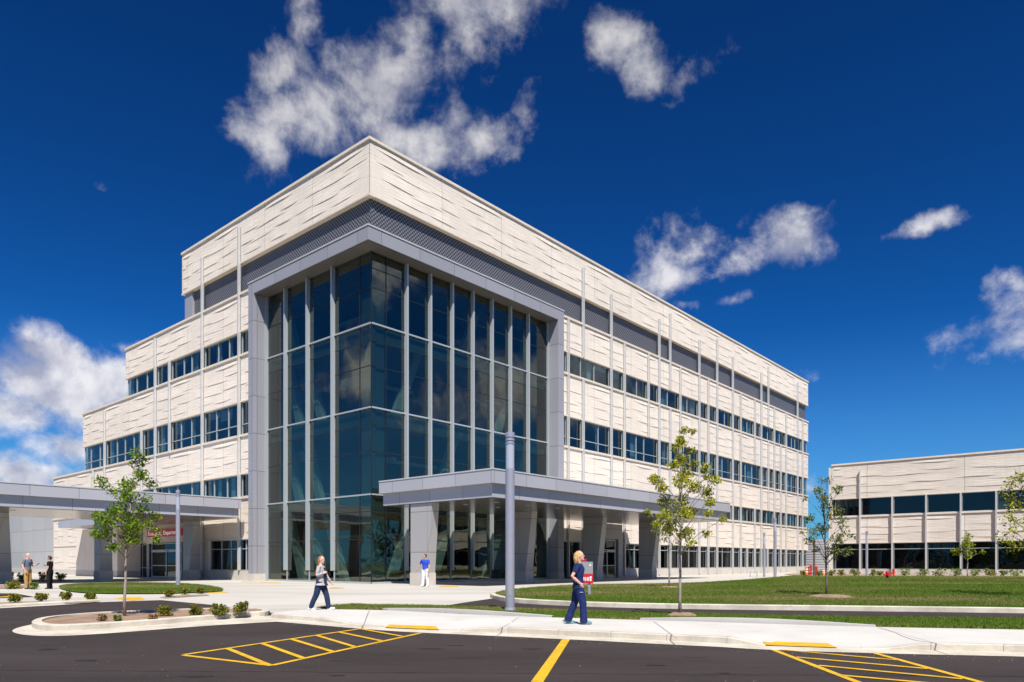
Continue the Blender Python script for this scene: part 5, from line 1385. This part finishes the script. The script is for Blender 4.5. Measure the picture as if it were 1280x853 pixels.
def person(label, base, yaw, height, legs, arms, out, head_yaw=0.0, head_pitch=0.0, skin='light', hair=None, lean=0.0, female=False, group=None):
    k = height / 1.76
    e = empty('person', base, label, 'person', group, rz=yaw); e.scale = (k, k, k)
    V = Vector
    sw = .175 if female else .20; hw = .088
    hipz = .93
    # drop the hips so that the lower foot touches the ground
    J = {}
    low = 9
    for s, (ta, sa, fp_) in legs.items():
        sg_ = 1 if s == 'L' else -1
        h = V((0, sg_ * hw, hipz)); kn = h + V((math.sin(ta) * .425, sg_ * .005, -math.cos(ta) * .425)); an = kn + V((math.sin(sa) * .41, 0, -math.cos(sa) * .41))
        J[s] = (h, kn, an, fp_); low = min(low, an.z - .085)
    dz = -low
    for s in J: h, kn, an, f_ = J[s]; J[s] = (h + V((0, 0, dz)), kn + V((0, 0, dz)), an + V((0, 0, dz)), f_)
    Z = lambda z: z + dz
    def lx(z): return lean * (z - .93)
    tor = [(lx(.84), 0, Z(.86), .08, .12), (lx(.92), 0, Z(.93), .108, .158), (lx(1.0), 0, Z(1.0), .105, .150), (lx(1.1), 0, Z(1.1), .092, .128 if female else .14), (lx(1.22), 0, Z(1.22), .105, .142 if female else .158),
           (lx(1.32) + .008, 0, Z(1.32), .118 if female else .118, .152 if female else .170), (lx(1.40), 0, Z(1.40), .095, sw - .015), (lx(1.45), 0, Z(1.45), .068, .115), (lx(1.485), 0, Z(1.485), .056, .062), (lx(1.56) + .012, 0, Z(1.56), .052, .052)]
    body = MB()
    rings(body, tor)
    hc = V((lx(1.56) + .03, 0, Z(1.64)))
    hr = Matrix.Rotation(head_yaw, 3, 'Z') @ Matrix.Rotation(head_pitch, 3, 'Y')
    H = lambda x, y, z: hc + hr @ V((x, y, z))
    body.ball(H(-.005, 0, .02), .098, .076, .105, 16, 12, rot=hr)
    body.ball(H(.022, 0, -.045), .070, .058, .072, 14, 10, rot=hr)
    body.tube([V((lx(1.5), 0, Z(1.50))), H(-.012, 0, -.03)], [.055, .055], 12)
    body.tube([H(.088, 0, .022), H(.108, 0, -.018), H(.088, 0, -.026)], [.008, .014, .010], 8)
    body.ball(H(.078, 0, -.092), .022, .026, .018, rot=hr)
    for sg_ in (1, -1):
        body.ball(H(-.005, sg_ * .076, -.004), .017, .009, .028, rot=hr)
        body.ball(H(.082, sg_ * .034, .028), .010, .020, .008, rot=hr)
    wrists = {}
    for s, (ev, wv, hd, nr, curl) in arms.items():
        sg_ = 1 if s == 'L' else -1
        sh = V((lx(1.42), sg_ * sw, Z(1.415))); el = sh + V(ev); wr = el + V(wv)
        body.tube([V((lx(1.42), sg_ * (sw - .08), Z(1.40))), sh, sh.lerp(el, .4), el, el.lerp(wr, .3), wr], [.052, .054, .046, .038, .039, .026], 12)
        hand(body, wr, V(hd), V(nr), curl, sg_)
        wrists[s] = (sh, el, wr)
    for s in J:
        h, kn, an, f_ = J[s]
        body.tube([h + V((0, 0, .02)), h.lerp(kn, .35), kn, kn.lerp(an, .35), an], [.085, .076, .053, .054, .036], 12)
    b = remesh(body, 'body', SKIN[skin], e, .0065, 2)
    # face details
    fm = MB()
    for sg_ in (1, -1): fm.ball(H(.083, sg_ * .033, .016), .010, .013, .007, 8, 6, rot=hr)
    fm.build('eyes', M['black'], e, smooth=True)
    lm = MB(); lm.ball(H(.086, 0, -.058), .008, .023, .0075, 8, 6, rot=hr); lm.build('mouth', pmat('lips', (.42, .15, .13), .5), e, smooth=True)
    # shoes
    for s in J:
        h, kn, an, f_ = J[s]
        sm = MB(); rt = Matrix.Rotation(f_, 3, 'Y')
        q = lambda x, y, z: an + rt @ V((x, y, z))
        sm.ball(q(.055, 0, -.045), .135, .046, .040, 12, 8, rot=rt); sm.ball(q(-.02, 0, -.02), .062, .045, .062, 12, 8, rot=rt); sm.ball(q(.13, 0, -.055), .055, .045, .030, 12, 8, rot=rt)
        sm.hexa([q(-.08, -.04, -.085), q(.18, -.042, -.085), q(.18, .042, -.085), q(-.08, .04, -.085), q(-.08, -.04, -.06), q(.18, -.042, -.06), q(.18, .042, -.06), q(-.08, .04, -.06)])
        remesh(sm, 'shoe', out['shoe'], e, .008, 2)
    # trousers
    tm = MB(); fl_ = out.get('flare', .075)
    rings(tm, [(lx(.84), 0, Z(.84), .10, .145), (lx(.92), 0, Z(.92), .128, .178), (lx(1.0), 0, Z(1.0), .122, .166), (lx(1.05), 0, Z(1.05), .115, .158)])
    for s in J:
        h, kn, an, f_ = J[s]
        tm.tube([h + V((0, 0, .03)), h.lerp(kn, .35), kn, kn.lerp(an, .5), an + V((-.005, 0, -.035))], [.116, .110, .088, .084, fl_], 14)
    remesh(tm, 'trousers', out['legs'], e, .011, 4, wrinkle=.012)
    # top
    sm = MB(); hem = out.get('hem', .93); f = out.get('loose', .022)
    rr = [(cx, cy, cz, rx + f, ry + f) for cx, cy, cz, rx, ry in tor if cz > Z(max(hem, .92)) - .001 and cz < Z(1.46)]
    base0 = tor[1]
    ex = .014 + max(0, .92 - hem) * .45
    rr = [(lx(hem), 0, Z(hem), .112 + f + ex, .160 + f + ex)] + rr + [(lx(1.475), 0, Z(1.475), .072, .085)]
    rings(sm, rr)
    for s, (sh, el, wr) in wrists.items():
        end = el.lerp(wr, .93) if out.get('long') else sh.lerp(el, .66)
        sg_ = 1 if s == 'L' else -1
        pts_ = [V((lx(1.42), sg_ * (sw - .09), Z(1.385))), sh + V((0, 0, -.005)), sh.lerp(el, .4), sh.lerp(el, .64)]
        rd = [.07, .072, .066, .064]
        if out.get('long'): pts_ += [el, end]; rd += [.056, .042]
        sm.tube(pts_, rd, 14)
    top = remesh(sm, out.get('topname', 'shirt'), out['top'], e, .011, 4, wrinkle=.010)
    # inner shirt panel for open cardigans
    if out.get('inner'):
        im = MB(); rings(im, [(lx(cz - dz) + .022, 0, cz, rx + f + .004, ry * .55) for cx, cy, cz, rx, ry in rr[:-2]])
        remesh(im, 'inner_top', out['inner'], e, .011, 3)
    # hair
    if hair:
        col, style = hair
        hm = MB()
        hm.ball(H(-.018, 0, .036), .096, .083, .094, 16, 12, rot=hr)
        if style == 'long':
            hm.tube([H(-.05, 0, .05), H(-.085, 0, -.05), H(-.085, 0, -.15), H(-.075, 0, -.24)], [.075, .075, .066, .03], 12, ry=[.085, .09, .085, .05])
            for sg_ in (1, -1): hm.tube([H(-.01, sg_ * .060, .07), H(-.035, sg_ * .076, -.02), H(-.05, sg_ * .078, -.12), H(-.055, sg_ * .07, -.20)], [.03, .030, .028, .012], 8)
        elif style == 'tied':
            hm.ball(H(-.05, 0, -.02), .065, .078, .08, rot=hr); hm.ball(H(-.115, 0, .02), .035, .035, .04, rot=hr)
        else:
            hm.ball(H(-.045, 0, .0), .062, .080, .075, rot=hr)
        # carve the face side: keep the hair behind the brow line
        ho = remesh(hm, 'hair', col, e, .008, 2, wrinkle=.010)
        inv = hr.transposed()
        for v in ho.data.vertices:
            q = inv @ (Vector(v.co) - hc)
            lim = .062 if q.z > .075 else (.052 if q.z > .05 else (.018 if style != 'long' else -.004))
            if q.x > lim: q.x = lim + (q.x - lim) * .1; v.co = hc + hr @ q
    return e, wrists, H, dz

navy = cloth('scrub_navy', (.013, .023, .095)); teal = cloth('shoe_teal', (.11, .23, .24))
blond = pmat('hair_blond', (.50, .31, .13), .5, var=.25, scale=30, stretch=(1, 1, .2)); auburn = pmat('hair_auburn', (.42, .15, .045), .5, var=.25, scale=30, stretch=(1, 1, .2)); dark = pmat('hair_dark', (.035, .022, .015), .5)
greyk = cloth('cardigan_grey', (.36, .335, .35)); denim = cloth('denim_dark', (.016, .032, .08)); whites = cloth('white_cotton', (.72, .71, .69)); royal = cloth('polo_blue', (.03, .075, .48))
gsh = cloth('shirt_slate', (.13, .15, .19)); tan_ = cloth('trousers_tan', (.42, .24, .09)); blk = cloth('black_cloth', (.010, .010, .012)); shoeb = cloth('shoe_dark', (.03, .03, .032)); blackpanel = cloth('vest_dark', (.02, .022, .045))

# woman in navy scrubs striding to the right along the pavement
p = P(723, 780.6, .13)
e, wr, H, dz = person('woman with blond hair in navy scrubs striding along the pavement, hand in pocket', p, R(-6), 1.70,
    {'R': (R(15), R(3), R(-6)), 'L': (R(-13), R(-22), R(14))},
    {'R': ((-.145, -.07, -.25), (.185, .03, -.165), (.55, .30, -.75), (0, 1, 0), .5), 'L': ((-.06, .05, -.285), (.05, .0, -.255), (.15, 0, -.95), (0, -1, 0), .5)},
    {'shoe': teal, 'legs': navy, 'top': navy, 'hem': .88, 'flare': .096, 'loose': .026, 'topname': 'scrub_top'}, head_yaw=R(4), head_pitch=R(-6), skin='light', hair=(blond, 'long'), female=True)
mb = MB(); mb.box(.035, .115, -.216, -.205, dz + .785, dz + .80); mb.build('pocket_trim', M['lens'], e)
# woman with auburn hair in a grey cardigan
p = P(401, 762.8, .13)
e2, wr2, H2, dz2 = person('woman with auburn hair in a grey cardigan and dark jeans walking on the pavement', p, R(-4), 1.62,
    {'R': (R(-17), R(-24), R(16)), 'L': (R(20), R(13), R(-8))},
    {'R': ((-.04, -.10, -.26), (.17, .14, .06), (.55, .6, .45), (0, 1, 0), 1.0), 'L': ((.09, .06, -.27), (.15, .02, -.20), (.6, 0, -.8), (0, -1, 0), .9)},
    {'shoe': whites, 'legs': denim, 'top': greyk, 'hem': .83, 'flare': .07, 'loose': .03, 'long': True, 'topname': 'cardigan', 'inner': blackpanel}, head_yaw=R(-28), head_pitch=R(4), skin='light', hair=(auburn, 'long'), female=True)
# man in a blue polo by the first canopy column
p = P(531.5, 733.2, .02)
e3, wr3, H3, dz3 = person('man in a bright blue polo and white trousers beside the canopy column', p, R(-118), 1.80,
    {'R': (R(9), R(4), R(-4)), 'L': (R(-6), R(-10), R(6))},
    {'R': ((-.03, -.17, -.24), (.08, -.10, -.22), (.2, -.2, -.9), (0, 1, 0), .5), 'L': ((.0, .07, -.29), (.10, .02, -.235), (.2, 0, -.95), (0, -1, 0), .5)},
    {'shoe': whites, 'legs': whites, 'top': royal, 'hem': .92, 'flare': .085, 'loose': .026, 'topname': 'polo_shirt'}, head_yaw=R(-30), skin='tan', hair=(dark, 'short'))
# two people talking at the left edge
p = P(34.5, 736.3, .02)
e4, wr4, H4, dz4 = person('bald man in a slate grey shirt and tan trousers holding a phone', p, R(-8), 1.79,
    {'R': (R(2), R(-1), 0), 'L': (R(4), R(1), 0)},
    {'R': ((-.03, -.06, -.29), (.10, .02, -.23), (.25, 0, -.95), (0, 1, 0), .5), 'L': ((.02, .07, -.29), (.235, -.02, .06), (.9, -.1, .2), (0, 0, 1), .9)},
    {'shoe': shoeb, 'legs': tan_, 'top': gsh, 'hem': .95, 'flare': .085, 'loose': .03}, skin='pink')
p = P(62.5, 736.3, .02)
e5, wr5, H5, dz5 = person('person with dark tied hair dressed all in black holding a phone', p, R(186), 1.66,
    {'R': (R(2), R(-2), 0), 'L': (R(3), R(0), 0)},
    {'L': ((-.02, .06, -.29), (.09, .02, -.235), (.2, 0, -.95), (0, -1, 0), .5), 'R': ((.03, -.08, -.285), (.23, .04, .07), (.9, .1, .25), (0, 0, 1), .9)},
    {'shoe': shoeb, 'legs': blk, 'top': blk, 'hem': .92, 'flare': .075, 'loose': .024}, skin='tan', hair=(dark, 'tied'), female=True)
def phone(e, w_, hd, label):
    k = e.scale.x; m = Matrix.Translation(e.location) @ Matrix.Rotation(e.rotation_euler.z, 4, 'Z') @ Matrix.Scale(k, 4)
    c = m @ (w_ + Vector(hd).normalized() * .11 + Vector((0, 0, .028)))
    mb = MB(); mb.box(-.075, .075, -.036, .036, -.006, .006)
    o = mb.build('phone', M['black'], None, loc=c, rotz=e.rotation_euler.z); o.rotation_euler.y = R(-25)
    tag(o, label, 'phone')
phone(e4, wr4['L'][2], (.9, -.1, .2), 'dark phone held out by the bald man')
phone(e5, wr5['R'][2], (.9, .1, .25), 'dark phone held by the person in black')
